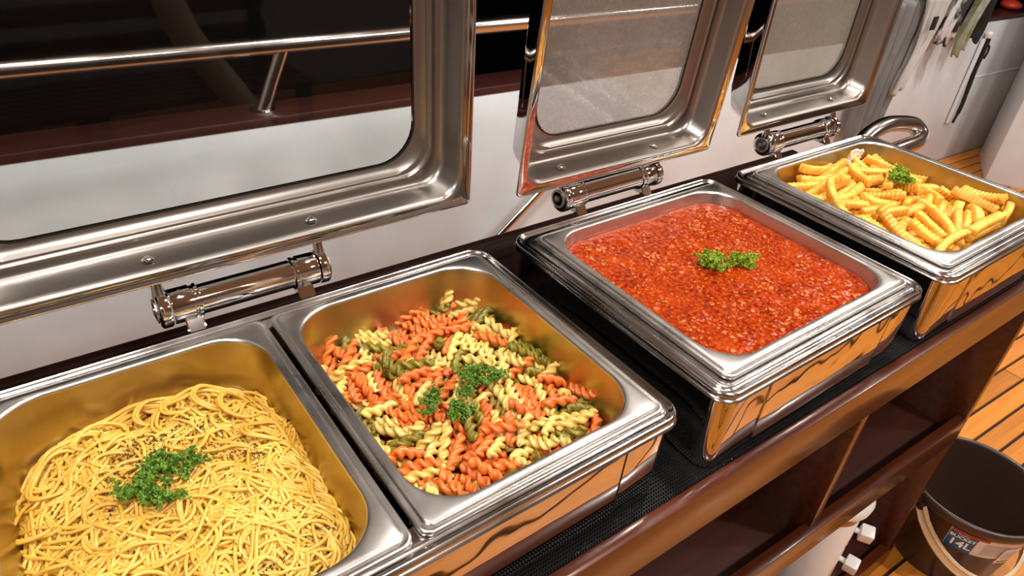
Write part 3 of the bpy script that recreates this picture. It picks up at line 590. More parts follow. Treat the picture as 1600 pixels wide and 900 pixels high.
FRY = [(0,9032,571,-394,58,93,993,47),(1,10317,568,-375,139,-32,52,-988),(2,9244,1394,-301,258,154,659,689),(3,10238,1441,-314,704,-706,54,54),(4,8871,1846,-386,986,-56,-52,149),(0,10014,1598,-292,990,-30,60,122),
(1,9429,2624,-397,366,-4,-45,-930),(2,10263,2888,-440,18,1000,0,3),(3,9582,565,-333,81,-938,-330,-76),(4,10319,881,-368,979,60,49,188),(0,8915,1136,-360,979,42,-63,-187),(1,10333,1035,-331,43,-975,-194,100),
(2,9112,2054,-278,133,-59,928,343),(3,10382,1951,-259,660,-156,-10,-735),(4,9499,2356,-381,339,327,-674,-570),(0,10878,2665,-438,626,609,-342,-346),(1,9086,716,-359,113,-38,-63,991),(2,10428,462,-406,668,731,116,81),
(3,9271,1171,-306,642,712,-237,-159),(4,10014,1194,-232,454,870,126,147),(0,9182,1612,-317,225,115,694,674),(1,10760,1657,-386,699,-710,-9,89),(2,9093,2217,-300,982,-132,-137,-1),(3,10530,2801,-275,481,876,-45,-3),
(4,8530,592,-436,34,-487,873,10),(0,10276,710,-370,740,-654,-80,136),(1,8467,1217,-398,793,-24,-39,607),(2,10808,1185,-406,525,-39,43,-849),(3,10533,2434,-254,355,733,-398,-421),(4,10566,2499,-423,55,-27,-695,717),
(0,9057,2623,-424,45,725,687,-23),(1,10407,2691,-390,11,68,957,281),(2,9293,869,-338,54,-995,51,-70),(3,10674,326,-291,113,-27,720,-684),(4,9082,1489,-185,678,700,-203,-96),(0,10174,1121,-315,183,92,-660,-723),
(1,8771,1879,-229,949,58,-98,-294),(2,10831,2176,-339,430,-338,-642,537),(3,8822,2776,-337,130,18,661,-739),(4,10893,2421,-335,144,820,-469,-294),(0,8785,975,-299,253,-47,966,10),(1,10934,529,-410,45,-421,904,48),
(2,8644,1457,-245,111,-238,-730,632),(3,8684,861,-175,8,-672,-679,-296),(4,9269,1875,-253,51,79,-816,570),(0,11148,2196,-434,519,512,491,476),(1,8999,2304,-207,160,-71,793,583),(2,9863,2007,-284,102,688,709,-120),
(3,8396,957,-256,628,137,45,-764),(4,9619,395,-385,629,724,187,212),(0,8827,1170,-233,721,-684,-24,-106),(1,11011,820,-249,547,570,-594,-151),(4,9577,2878,-309,88,11,-988,125),(0,10276,2414,-287,520,-379,620,-449),
(1,9038,575,-224,49,-653,-739,-160),(2,10381,849,-241,184,-30,-45,-981),(4,10467,1325,-208,671,-631,-221,321),(0,9369,1672,-202,210,-942,249,84),(1,10205,1758,-209,594,457,586,309),(2,8610,2354,-409,502,-789,-304,183),
(3,10805,2217,-187,366,464,518,618),(4,8851,1225,-79,742,-639,58,-196),(0,10757,306,-141,684,719,34,120),(2,9516,2678,-190,157,-89,796,577),(3,8523,1922,-87,641,-621,-376,248),(4,10795,1621,-259,976,-23,52,-209),
(0,9259,2425,-189,984,84,-128,-95),(1,9989,2349,-229,536,773,-305,-149),(2,9593,490,-175,152,253,-614,-732),(3,10503,627,-209,231,-136,91,-959),(1,8320,2263,-318,304,-614,-502,528),(2,9777,2289,-225,60,946,-315,52),
(3,9229,2613,-133,6,-126,-952,280),(4,10626,1990,-295,776,268,14,-571),(0,9276,764,-191,344,432,-571,-608),(1,10849,815,-160,324,678,579,315),(2,10007,268,-220,26,36,728,-684),(0,10103,1927,-111,135,968,211,21),
(1,8722,2111,-199,527,817,-217,-87),(2,10333,2245,-141,159,-309,-773,532),(3,9537,775,-150,389,-293,611,-624),(4,10035,553,-221,158,-133,738,-642),(0,9323,1203,-153,67,-985,134,-90),(2,9664,1856,-251,137,601,782,-95),
(3,11112,2268,-267,21,-732,680,30),(4,8724,2620,-203,289,134,664,676),(1,8947,306,-161,74,-87,591,799),(2,9996,270,-82,0,44,0,-999),(4,11031,1180,-317,423,750,-301,-411),(0,9783,2296,-81,568,-646,-391,328),
(1,10972,766,-62,85,-565,758,-315),(2,8784,2371,-146,196,-44,785,586),(3,9481,2860,-142,709,699,67,-66)]
# ------------------------------------------------------------------ spaghetti
def bilerp(): pass
AX0, AX1, AY0, AY1 = -.250, -.0255, .018, .300
def HA(x, y):
    u = (x-(AX0+AX1)/2)/((AX1-AX0)/2); v = (y-(AY0+AY1)/2)/((AY1-AY0)/2)
    d = (np.abs(u)**3.2+np.abs(v)**3.2)**(1/3.2)
    base = -.018-.030*np.clip(d, 0, 1.15)**3.0
    return base+.0035*np.sin(x*62+1)*np.sin(y*48+2)+.002*np.sin(x*130+y*90)
def tubes_np(paths, r, n=6):
    """paths: (K, N, 3) -> verts, quads"""
    K, N, _ = paths.shape
    T = np.gradient(paths, axis=1); T /= np.linalg.norm(T, axis=2, keepdims=True)+1e-12
    up = np.zeros_like(T); up[..., 2] = 1
    U = np.cross(T, up); U /= np.linalg.norm(U, axis=2, keepdims=True)+1e-9; Wv = np.cross(U, T)
    a = np.arange(n)*2*PI/n
    V = paths[:, :, None, :]+r[:, None, None, None]*(U[:, :, None, :]*np.cos(a)[None, None, :, None]+Wv[:, :, None, :]*np.sin(a)[None, None, :, None])
    V = V.reshape(-1, 3)
    idx = np.arange(K*N*n).reshape(K, N, n); nxt = np.roll(idx, -1, axis=2)
    F = np.stack([idx[:, :-1], nxt[:, :-1], nxt[:, 1:], idx[:, 1:]], -1).reshape(-1, 4)
    return V, F
def np_mesh(name, V, F, mat, parent=None, loc=None, smooth=True):
    me = bpy.data.meshes.new(name); me.vertices.add(len(V)); me.vertices.foreach_set('co', V.astype(np.float32).ravel())
    me.loops.add(F.size); me.loops.foreach_set('vertex_index', F.astype(np.int32).ravel()); me.polygons.add(len(F))
    me.polygons.foreach_set('loop_start', np.arange(0, F.size, F.shape[1], dtype=np.int32)); me.polygons.foreach_set('loop_total', np.full(len(F), F.shape[1], dtype=np.int32))
    me.update(calc_edges=True); me.validate()
    if smooth: me.polygons.foreach_set('use_smooth', np.ones(len(me.polygons), dtype=bool))
    me.materials.append(mat); o = bpy.data.objects.new(name, me); COL.objects.link(o)
    if parent: o.parent = parent
    if loc is not None: o.location = loc
    return o
def field(x, y):
    return 1.6*np.sin(x*21+.6)+1.4*np.cos(y*17+x*9)+.9*np.sin((x-y)*33)
K, N, step = 560, 56, .0048
Pth = np.zeros((K, N, 3)); x = rng.uniform(AX0, AX1, K); y = rng.uniform(AY0, AY1, K)
hd = field(x, y)+rng.normal(0, .9, K); curv = rng.normal(0, 20, K); loopy = rng.random(K) < .45
layer = rng.uniform(0, 1, K); ph = rng.uniform(0, 6.28, (K, 3)); R_ = np.full(K, .00160)*rng.uniform(.93, 1.07, K)
cx_, cy_ = (AX0+AX1)/2, (AY0+AY1)/2
for i in range(N):
    u = (x-cx_)/((AX1-AX0)/2); v = (y-cy_)/((AY1-AY0)/2); d = (np.abs(u)**4+np.abs(v)**4)**.25
    arch = .0034*np.sin(i*step*48+ph[:, 0])+.0018*np.sin(i*step*120+ph[:, 1])
    Pth[:, i] = np.stack([x, y, HA(x, y)-.011*(1-layer**.8)+arch+.0006], -1)
    curv += rng.normal(0, 9, K)-curv*.06
    k = np.where(loopy, np.sign(ph[:, 2]-3.14)*(46+1.4*curv), curv)
    want = np.arctan2(cy_-y, cx_-x); dif = (want-hd+PI) % (2*PI)-PI
    hd = hd+step*k+np.where(d > .90, dif*.26*np.clip((d-.9)*9, 0, 1.6), 0)
    x = x+np.cos(hd)*step; y = y+np.sin(hd)*step
V1, F1 = tubes_np(Pth, R_, 7)
# a few raised loops along the back and left edge of the heap
loops = []
for (cx, cy, rx, ry, a, lift) in ((-.092, .268, .030, .016, .3, .010), (-.142, .276, .034, .012, -.2, .009), (-.176, .262, .020, .012, .2, .008), (-.075, .262, .022, .018, .9, .012), (-.215, .236, .024, .016, .9, .009),
                                  (-.120, .270, .024, .014, .1, .012), (-.060, .240, .020, .016, 1.2, .009), (-.232, .200, .018, .022, 1.3, .007), (-.046, .190, .014, .024, 1.5, .008), (-.10, .255, .034, .02, .4, .007), (-.205, .25, .03, .014, .5, .01)):
    for rep in range(2):
        th = np.linspace(-.2, PI*1.25, N)+rng.uniform(-.3, .3); ex = rx*(1+.12*rep)*np.cos(th); ey = ry*(1+.15*rep)*np.sin(th)
        X = cx+ex*np.cos(a)-ey*np.sin(a); Y = cy+ex*np.sin(a)+ey*np.cos(a)
        X = np.clip(X, AX0-.004, AX1+.003); Y = np.clip(Y, AY0, AY1+.002)
        loops.append(np.stack([X, Y, HA(X, Y)+.002+lift*np.sin(np.linspace(0, PI, N))], -1))
Lp = np.array(loops); V2, F2 = tubes_np(Lp, np.full(len(Lp), .0016), 7)
# under-layer so the heap is solid
gx, gy = np.meshgrid(np.linspace(AX0-.002, AX1+.002, 60), np.linspace(AY0-.002, AY1+.002, 70), indexing='ij'); gz = HA(gx, gy)-.0085
gi = np.arange(60*70).reshape(60, 70); V3 = np.stack([gx, gy, gz], -1).reshape(-1, 3); F3 = np.stack([gi[:-1, :-1], gi[1:, :-1], gi[1:, 1:], gi[:-1, 1:]], -1).reshape(-1, 4)
VA = np.concatenate([V1, V2, V3]); FA = np.concatenate([F1, F2+len(V1), F3+len(V1)+len(V2)])
sp = np_mesh('spaghetti', VA-np.array([cx_, cy_, -.05]), FA, M['spag'], None, (cx_, cy_, -.05)); tag(sp, 'heap of yellow spaghetti strands filling the leftmost pan', 'pasta', None, 'stuff')
# dried herb flecks on the spaghetti
cl = [(-.165, .219, .018), (-.140, .216, .02), (-.086, .182, .02), (-.100, .055, .014), (-.202, .169, .03), (-.052, .072, .02), (-.107, .222, .03), (-.071, .164, .02), (-.177, .182, .02), (-.13, .10, .06), (-.12, .2, .05)]
fv = []; ff = []
for i in range(1150):
    c = random.choice(cl); x = random.gauss(c[0], c[2]*.7); y = random.gauss(c[1], c[2]*.55)
    if not (AX0+.01 < x < AX1-.01 and AY0+.01 < y < AY1-.01): continue
    z = float(HA(np.array(x), np.array(y)))+random.uniform(.0012, .0042); s = random.uniform(.0006, .0016)
    q = Quaternion((random.random(), random.random(), random.random(), random.random())).normalized(); b0 = len(fv)
    for p in ((-1, -.6, 0), (1, -.7, 0), (1.1, .5, .2), (-.8, .7, 0), (0, 0, .5)): fv.append(Vector((x, y, z))+(q @ Vector(p))*s)
    ff += [(b0, b0+1, b0+4), (b0+1, b0+2, b0+4), (b0+2, b0+3, b0+4), (b0+3, b0, b0+4)]
o = pd('dried_herbs', fv, ff, M['herb'], None, 0); tag(o, 'scattered brown dried herb flecks on the spaghetti', 'herbs', None, 'stuff')

ORD = ['first', 'second', 'third', 'fourth', 'fifth', 'sixth', 'seventh', 'eighth', 'ninth', 'tenth', 'eleventh', 'twelfth', 'thirteenth', 'fourteenth', 'fifteenth', 'sixteenth', 'seventeenth', 'eighteenth']
def name_by_place(objs, x0, x1, y0, y1, rows, cols, phrase):
    """objs: list of (object, look). The label says the look, the part of the pan and the order from the left."""
    cells = {}
    for o, look in objs:
        i = min(len(cols)-1, max(0, int((o.location.x-x0)/(x1-x0)*len(cols)))); j = min(len(rows)-1, max(0, int((o.location.y-y0)/(y1-y0)*len(rows))))
        cells.setdefault((i, j, look), []).append(o)
    for (i, j, look), L in cells.items():
        L.sort(key=lambda o: .806*o.location.x-.588*o.location.y)
        place = '%s %s' % (rows[j], cols[i])
        for k, o in enumerate(L):
            o['label'] = phrase % (look, ('the only one' if len(L) == 1 else ORD[k]+' from left'), place)

# ------------------------------------------------------------------ spiral pasta
def fusilli_mesh(name, turns, seed, L=.0425, R=.0062):
    r = random.Random(seed); nl, nc = 44, 16; V = []; F = []; bend = r.uniform(-.004, .004); bend2 = r.uniform(-.002, .002)
    for i in range(nl+1):
        t = i/nl; x = (t-.5)*L; tw = turns*2*PI*t
        ends = min(1, (t*7)**.6 if t < .143 else 1, ((1-t)*7)**.6 if t > .857 else 1)
        for j in range(nc):
            a = 2*PI*j/nc; lob = .5+.5*math.cos(2*a); rad = R*(.30+.70*lob)*(.45+.55*ends)
            aa = a+tw+.10*math.sin(2*a)
            V.append((x, rad*math.cos(aa)+bend*(4*(t-.5)**2), rad*math.sin(aa)+bend2*(4*(t-.5)**2)))
    for i in range(nl):
        for j in range(nc):
            k = (j+1) % nc; F.append((i*nc+j, i*nc+k, (i+1)*nc+k, (i+1)*nc+j))
    F.append(tuple(range(nc))[::-1]); F.append(tuple(range(nl*nc, nl*nc+nc)))
    me = bpy.data.meshes.new(name); me.from_pydata(V, [], F)
    for p in me.polygons: p.use_smooth = True
    return me
kinds = [('p_yel', 'yellow', .42), ('p_or', 'orange', .36), ('p_gr', 'olive green', .22)]
fm = {}
for mk, cn, _ in kinds:
    fm[mk] = []
    for s in range(3):
        me = fusilli_mesh('spiral_pasta', (1.8, 2.05, 1.6)[s], s+5); me.materials.append(M[mk]); fm[mk].append(me)
# patches of one colour, as the bag mixed them
r2 = random.Random(11); seeds = []
for i in range(70):
    u = r2.random(); seeds.append((r2.uniform(0, .265), r2.uniform(0, .325), kinds[0] if u < .40 else kinds[1] if u < .75 else kinds[2]))
fus_objs = []
for k_, x_, y_, z_, qw, qx, qy, qz in FUS:
    x_, y_, z_ = x_/1e4, y_/1e4, z_/1e4
    if r2.random() < .5: kd = min(seeds, key=lambda s: (s[0]-x_)**2+(s[1]-y_)**2)[2]
    else:
        u = r2.random(); kd = kinds[0] if u < .42 else kinds[1] if u < .75 else kinds[2]
    o = bpy.data.objects.new('spiral_pasta', r2.choice(fm[kd[0]])); COL.objects.link(o)
    o.location = (x_, y_, z_+.0005); o.rotation_mode = 'QUATERNION'; o.rotation_quaternion = (qw/1e3, qx/1e3, qy/1e3, qz/1e3)
    if z_ > -.030 and False: pass
    tag(o, None, 'pasta', '%s spirals in the tricolour pasta' % kd[1]); fus_objs.append((o, kd[1]))
name_by_place(fus_objs, .0, .265, .0, .325, ('front', 'front-middle', 'back-middle', 'back'), ('left', 'centre-left', 'centre-right', 'right'), '%s spiral pasta, %s in the %s part of the second pan')
# packed pasta below the loose pieces
gx, gy = np.meshgrid(np.linspace(.021, .244, 50), np.linspace(.021, .304, 60), indexing='ij')
gz = -.066+.012*np.exp(-((gx-.11)**2+(gy-.13)**2)/.007)+np.maximum(0, (.10-gy))*.06+.0012*np.sin(gx*700)*np.sin(gy*640)
gi = np.arange(3000).reshape(50, 60); F3 = np.stack([gi[:-1, :-1], gi[1:, :-1], gi[1:, 1:], gi[:-1, 1:]], -1).reshape(-1, 4)
o = np_mesh('packed_pasta', np.stack([gx, gy, gz], -1).reshape(-1, 3), F3, M['fill_pasta']); tag(o, 'packed layer of pasta beneath the tricolour spirals', 'pasta', None, 'stuff')

# ------------------------------------------------------------------ fries
def fry_mesh(l, b, seed, wd=.0072, ht=.0055):
    r = random.Random(seed); n = max(16, int(l*2/.0011)); V = []; F = []; per = .0068
    for i in range(n+1):
        t = i/n; x = (t-.5)*2*l; cr = math.sin(2*PI*x/per)*.0007; e = .82 if i in (0, n) else 1; cz = b*(1-(2*t-1)**2)-b*.5
        cyy = .002*math.sin(3*t+seed)
        h = ht*e+cr; ww = wd*e+cr*.25; c = .0016
        for yy, zz in ((ww-c, h), (ww, h-c), (ww, -h+c), (ww-c, -h), (-ww+c, -h), (-ww, -h+c), (-ww, h-c), (-ww+c, h)): V.append((x, yy+cyy, zz+cz))
    for i in range(n):
        for j in range(8): F.append((i*8+j, i*8+(j+1) % 8, (i+1)*8+(j+1) % 8, (i+1)*8+j))
    F.append(tuple(range(8))[::-1]); F.append(tuple(range(n*8, n*8+8)))
    me = bpy.data.meshes.new('crinkle_fry'); me.from_pydata(V, [], F); me.materials.append(M['fry'])
    bm = bmesh.new(); bm.from_mesh(me); bmesh.ops.recalc_face_normals(bm, faces=bm.faces); bm.to_mesh(me); bm.free()
    for p in me.polygons: p.use_smooth = True
    me.set_sharp_from_angle(angle=math.radians(60)); return me
frm = [fry_mesh(l, b, i) for i, (l, b) in enumerate(((.032, .003), (.038, .006), (.044, .002), (.050, .009), (.029, .001)))]
fry_objs = []
fn = ['short straight', 'slightly curved', 'long straight', 'longest curved', 'stubby']
for k_, x_, y_, z_, qw, qx, qy, qz in FRY:
    o = bpy.data.objects.new('crinkle_fry', frm[k_]); COL.objects.link(o); o.location = (x_/1e4, y_/1e4, z_/1e4-.0005)
    o.rotation_mode = 'QUATERNION'; o.rotation_quaternion = (qw/1e3, qx/1e3, qy/1e3, qz/1e3)
    tag(o, None, 'french fry', 'crinkle fries in the farthest pan'); fry_objs.append((o, fn[k_]))
name_by_place(fry_objs, .80, 1.145, .0, .31, ('front', 'middle', 'back'), ('left', 'centre', 'right'), '%s crinkle-cut fry, %s in the %s part of the fries')
gx, gy = np.meshgrid(np.linspace(.826, 1.118, 50), np.linspace(.024, .292, 60), indexing='ij')
gz = -.054+.018*np.exp(-((gx-.97)**2+(gy-.14)**2)/.009)+.0015*np.sin(gx*300)*np.sin(gy*340)
o = np_mesh('packed_fries', np.stack([gx, gy, gz], -1).reshape(-1, 3), F3, M['fry']); tag(o, 'packed layer of fries beneath the loose ones', 'french fry', None, 'stuff')
# crumpled paper liner
V = []; F = []; r = random.Random(4)
for j in range(13):
    for i in range(15):
        V.append((-.035+.07*i/14+r.uniform(-.001, .001), .006*math.sin(i*.9)+.004*j/12+r.uniform(-.0018, .0018), .034*j/12*(1-.6*abs(i/14-.75))+r.uniform(-.0012, .0012)))
for j in range(12):
    for i in range(14): a = j*15+i; F.append((a, a+1, a+16, a+15))
o = pd('paper_liner', V, F, M['paper'], None, 25, (1.028, .279, -.029)); o.rotation_euler = (.25, 0, .15); o.scale = (1.25, 1, 1)
o.modifiers.new('thick', 'SOLIDIFY').thickness = .0004
tag(o, 'crumpled white paper liner poking up behind the fries', 'paper')

# ------------------------------------------------------------------ tomato sauce
sx0, sx1, sy0, sy1 = .3695, .6869, .0135, .3021
n1, n2 = 260, 240
rng_s = np.random.default_rng(5)
gx, gy = np.meshgrid(np.linspace(-1, 1, n1), np.linspace(-1, 1, n2), indexing='ij')
# square grid squeezed to the pan's rounded rectangle
hx, hy, cr = (sx1-sx0)/2, (sy1-sy0)/2, .050
X = gx*hx; Y = gy*hy
ax = np.abs(X)-(hx-cr); ay = np.abs(Y)-(hy-cr); inc = (ax > 0) & (ay > 0); mxx = np.maximum(ax, ay); ln = np.sqrt(ax**2+ay**2)+1e-9
sc_ = np.where(inc, mxx/ln, 1); X = np.where(inc, np.sign(X)*((hx-cr)+ax*sc_), X); Y = np.where(inc, np.sign(Y)*((hy-cr)+ay*sc_), Y)
def vnoise(x, y, f, sd):
    r = np.random.default_rng(sd); G = r.random((64, 64)); xx = (x*f) % 63; yy = (y*f) % 63; i = xx.astype(int); j = yy.astype(int); a = xx-i; b = yy-j; a = a*a*(3-2*a); b = b*b*(3-2*b)
    return G[i, j]*(1-a)*(1-b)+G[i+1, j]*a*(1-b)+G[i, j+1]*(1-a)*b+G[i+1, j+1]*a*b
Zs = .0018*vnoise(X+5, Y+5, 60, 1)+.0012*vnoise(X+5, Y+5, 150, 2)+.0007*vnoise(X+5, Y+5, 330, 3)
o_r = np.maximum(np.abs(gx), np.abs(gy)); Zs = Zs*np.clip((1-o_r)*20, .2, 1)-.0165
gi = np.arange(n1*n2).reshape(n1, n2); Fs = np.stack([gi[:-1, :-1], gi[1:, :-1], gi[1:, 1:], gi[:-1, 1:]], -1).reshape(-1, 4)
scx, scy = (sx0+sx1)/2, (sy0+sy1)/2
S_ = empty('tomato_meat_sauce', (scx, scy, -.02), 0, 'red tomato meat sauce filling the middle pan', 'sauce')
o = np_mesh('sauce', np.stack([X, Y, Zs+.02], -1).reshape(-1, 3), Fs, M['sauce'], S_); o['kind'] = 'stuff'
ico = bmesh.new(); bmesh.ops.create_icosphere(ico, subdivisions=1, radius=1); iv = np.array([v.co[:] for v in ico.verts]); ifc = np.array([[v.index for v in f.verts] for f in ico.faces]); ico.free()
cv = []; cf = []; c0 = 0; r = np.random.default_rng(9)
cents = [(r.uniform(-.14, .14), r.uniform(-.125, .125)) for _ in range(60)]
for i in range(1200):
    if r.random() < .5: cc = cents[r.integers(0, 60)]; px, py = cc[0]+r.normal(0, .011), cc[1]+r.normal(0, .011)
    else: px, py = r.uniform(-.150, .150), r.uniform(-.138, .138)
    if abs(px) > .152 or abs(py) > .139 or (abs(px) > .125 and abs(py) > .112): continue
    s = r.uniform(.0007, .0017)*(1.8 if r.random() < .22 else 1)
    v = iv*(1+r.uniform(-.5, .5, (len(iv), 1)))*np.array([s*r.uniform(.8, 2.2), s*r.uniform(.7, 1.3), s*.55]); a = r.uniform(0, 6.28)
    v = v @ np.array([[math.cos(a), math.sin(a), 0], [-math.sin(a), math.cos(a), 0], [0, 0, 1]])
    gi_ = min(n1-1, int((px/hx+1)/2*(n1-1))); gj_ = min(n2-1, int((py/hy+1)/2*(n2-1)))
    v += np.array([px, py, Zs[gi_, gj_]+.02+s*.15]); cv.append(v); cf.append(ifc+c0); c0 += len(iv)
o = np_mesh('mince_crumbs', np.concatenate(cv), np.concatenate(cf), M['mince'], S_); o['kind'] = 'stuff'

# ------------------------------------------------------------------ parsley
def sprig(label, loc, scale=1, rz=0, seed=0, spread=((0, 0),), mat='pars', nb=9, tilt=(0, 0)):
    r = random.Random(seed); P = empty('parsley_sprig', loc, rz, label, 'parsley')
    P.rotation_euler = (tilt[0], tilt[1], rz)
    sv = bmesh.new(); lv = []; lf = []
    for cx, cy in spread:
        for b in range(nb):
            az = 2*PI*b/nb+r.uniform(-.3, .3); el = r.uniform(.2, 1.35); L = r.uniform(.010, .0165)*scale
            d = Vector((math.cos(az)*math.cos(el), math.sin(az)*math.cos(el), math.sin(el)*.95)); base = Vector((cx, cy, .001))
            tip = base+d*L; mid = base+d*L*.5+Vector((0, 0, .0015))
            tube(sv, smoothpath([base, mid, tip], 3), .00045*scale, 5)
            for q in range(17):
                c = base+d*L*r.uniform(.55, 1.15)+Vector((r.gauss(0, .0026), r.gauss(0, .0026), r.gauss(0, .0018)))*scale
                n = (d+Vector((r.gauss(0, .6), r.gauss(0, .6), r.gauss(.2, .5)))).normalized(); u = n.orthogonal().normalized()
                u = Quaternion(n, r.uniform(0, 6.28)) @ u; v = n.cross(u); s = r.uniform(.0015, .0027)*scale
                # a curled fan of toothed lobes
                b0 = len(lv); lv.append(c-u*s*.6); m = 11
                for k in range(m):
                    a = -1.9+3.8*k/(m-1); rad = s*(1.15 if k % 2 == 0 else .62)
                    curl = .45*s*math.sin(k*2.1+q)+.35*s*(1 if k % 2 else -.2)
                    lv.append(c+u*rad*math.cos(a)+v*rad*math.sin(a)+n*curl)
                for k in range(m-1): lf.append((b0, b0+1+k, b0+2+k))
    bm2('stem', sv, M['pstem'], P, 60)
    o = pd('leaf', lv, lf, M[mat], P, 0); o['kind'] = 'stuff'
    return P
sprig('dark green parsley sprig on the spaghetti, the upper of two', (-.136, .180, -.016), 1.0, 0, 1, ((0, 0), (.017, -.006), (-.006, .006), (-.014, -.001)), nb=6)
sprig('green parsley sprig on the spaghetti, the lower of two', (-.156, .158, -.015), 1.0, 0, 2, ((0, 0), (-.013, .010), (.010, -.010)), nb=6)
sprig('largest parsley sprig on the tricolour pasta, upper right', (.150, .152, -.030), 1.05, 0, 3, ((0, 0), (.016, -.007), (-.006, .006)), nb=7)
sprig('small parsley sprig lying just below the largest on the tricolour pasta', (.1285, .139, -.031), .75, 2, 4, ((0, 0),), nb=8)
sprig('flattened parsley sprig leftmost on the tricolour pasta', (.100, .153, -.032), .85, 1, 5, ((0, 0), (-.014, .004)), nb=7)
sprig('parsley sprig lowest on the tricolour pasta', (.108, .120, -.030), 1.0, 1, 6, ((0, 0),), nb=12)
sprig('round bright green parsley sprig on the sauce, left of two', (.522, .168, -.013), 1.15, 0, 7, ((0, 0), (.004, -.006)), 'pars_b', nb=10)
sprig('flatter bright green parsley sprig on the sauce, right of two', (.562, .146, -.013), .95, 0, 8, ((0, 0), (.013, -.006), (-.008, .004)), 'pars_b', nb=6)
sprig('single green parsley sprig on the fries', (1.009, .176, -.006), 1.35, 0, 9, ((0, 0), (.004, .004)), 'pars_b', nb=10)

PIV0 = 165; LABA = 224; DISP = (.985, .041); DTOP = .34; TAPA = -1.0; BX = 1.386; BY = -.094

# ------------------------------------------------------------------ stainless handrail loop beyond the fries
h = empty('stair_handrail', ship(1.40, .48, DECK), YAW, 'thick polished stainless handrail loop rising behind the fries', 'handrail')
z0 = -DECK
path = smoothpath([(-.16, -.02, z0-.118), (-.06, -.02, z0-.112), (.04, -.02, z0-.106), (.10, -.016, z0-.104), (.138, -.002, z0-.098), (.126, .014, z0-.080), (.075, .022, z0-.070), (.015, .024, z0-.066), (-.045, .022, z0-.078), (-.09, .016, z0-.106), (-.13, .01, z0-.15), (-.15, .0, z0-.25)], 8)
bm = bmesh.new(); tube(bm, path, .0185, 20); bm2('loop_tube', bm, M['tube'], h)
bm = bmesh.new(); tube(bm, [(.10, -.015, 0), (.10, -.015, z0-.115)], .0045, 12); bm2('post', bm, M['tube'], h)

# ------------------------------------------------------------------ bucket
BR, BZ = .151, .2302
bc = Vector((BX, BY, FLOOR))
B = empty('bucket', bc, -.05, 'round dark brown plastic bucket with cream handle on the teak deck', 'bucket')
bm = bmesh.new(); lathe(bm, [(.106, .0), (.111, .002), (.117, .04), (.140, BZ-.02), (.142, BZ-.018), (.142, BZ-.004), (.139, BZ-.004), (.1355, BZ-.03), (.112, .035), (.107, .008)], 56); bm2('body', bm, M['bucket'], B, 50)
bm = bmesh.new(); lathe(bm, [(.1415, BZ-.022), (.1480, BZ-.021), (.1510, BZ-.012), (.151, BZ-.004), (.1480, BZ+.001), (.1440, BZ+.002), (.1405, BZ), (.139, BZ-.006)], 64, cap0=False, cap1=False); bm2('rim', bm, M['bucket'], B, 60)
# carrying handle hanging down the near side, pivots at left and right
a0 = math.radians(PIV0); pts = []
def cyl(a, r, z): return Vector((r*math.cos(a), r*math.sin(a), z))
for k in range(0, 25):
    q = k/24; a = a0+PI*q; drop = math.sin(PI*q); zz = BZ-.030-.135*drop**.8; rr_ = .147-.008*drop
    pts.append(cyl(a, rr_+.006, zz))
bm = bmesh.new(); rings = []
for i, p in enumerate(pts):
    tg = (pts[min(i+1, 24)]-pts[max(i-1, 0)]).normalized(); out = Vector((p.x, p.y, 0)).normalized(); sd = tg.cross(out).normalized(); out = sd.cross(tg).normalized()
    rings.append([p+sd*(a*.0125)+out*(b*.004) for a, b in ((-1, -1), (1, -1), (1, .6), (.72, 1), (.45, .3), (-.45, .3), (-.72, 1), (-1, .6))])
loft(bm, rings, True, True); hd_ = bm2('handle', bm, M['cream'], B, 40); hd_['label'] = 'cream plastic carrying handle'
for q in (0, 24):
    bm = bmesh.new(); p = pts[q]; d = Vector((p.x, p.y, 0)).normalized(); tube(bm, [p-d*.012, p+d*.004], .009, 14); bm2('pivot', bm, M['bucket'], B)
# stickers bent round the bucket wall
def wrap(me, a_c, z_c, off, tilt=0):
    for v in me.vertices:
        x, y = v.co.x, v.co.y; x, y = x*math.cos(tilt)-y*math.sin(tilt), x*math.sin(tilt)+y*math.cos(tilt)
        z = z_c+y; r = .117+(z-.04)/(BZ-.06)*(.140-.117)+off+v.co.z; a = a_c+x/.132
        v.co = (r*math.cos(a), r*math.sin(a), z)
def patch(name, w_, h_, ac, zc, off, mat, par, tilt=0, dx=0, dy=0):
    V = []; F = []; n, m = 14, 4
    for j in range(m+1):
        for i in range(n+1): V.append((dx+w_*(i/n-.5), dy+h_*(j/m-.5), 0))
    for j in range(m):
        for i in range(n): q = j*(n+1)+i; F.append((q, q+1, q+n+2, q+n+1))
    me = bpy.data.meshes.new(name); me.from_pydata(V, [], F); wrap(me, ac, zc, off, tilt); o = link(name, me, mat, par, 60)
    return o
def text(body, size, dx, dy, ac, zc, mat, par, off=.0016, tilt=0, sx=1, bold=.0):
    cu = bpy.data.curves.new('lettering', 'FONT'); cu.body = body; cu.size = size; cu.align_x = 'CENTER'; cu.align_y = 'CENTER'; cu.offset = bold; cu.resolution_u = 3
    o = bpy.data.objects.new('lettering', cu); COL.objects.link(o); dg = bpy.context.evaluated_depsgraph_get(); dg.update()
    me = bpy.data.meshes.new_from_object(o.evaluated_get(dg)); bpy.data.objects.remove(o)
    for v in me.vertices: v.co.x = v.co.x*sx+dx; v.co.y += dy; v.co.z = 0
    if ac is not None: wrap(me, ac, zc, off, tilt)
    me.materials.clear(); return link('lettering', me, mat, par, 0)
la = math.radians(LABA); lz = BZ-.062
lab = patch('label', .150, .062, la, lz, .0008, M['lab_w'], B)
patch('blue_field', .052, .056, la, lz, .0012, M['lab_b'], lab, 0, -.048, -.003)
patch('red_strip', .070, .008, la, lz, .0013, M['lab_r'], lab, 0, -.038, .027)
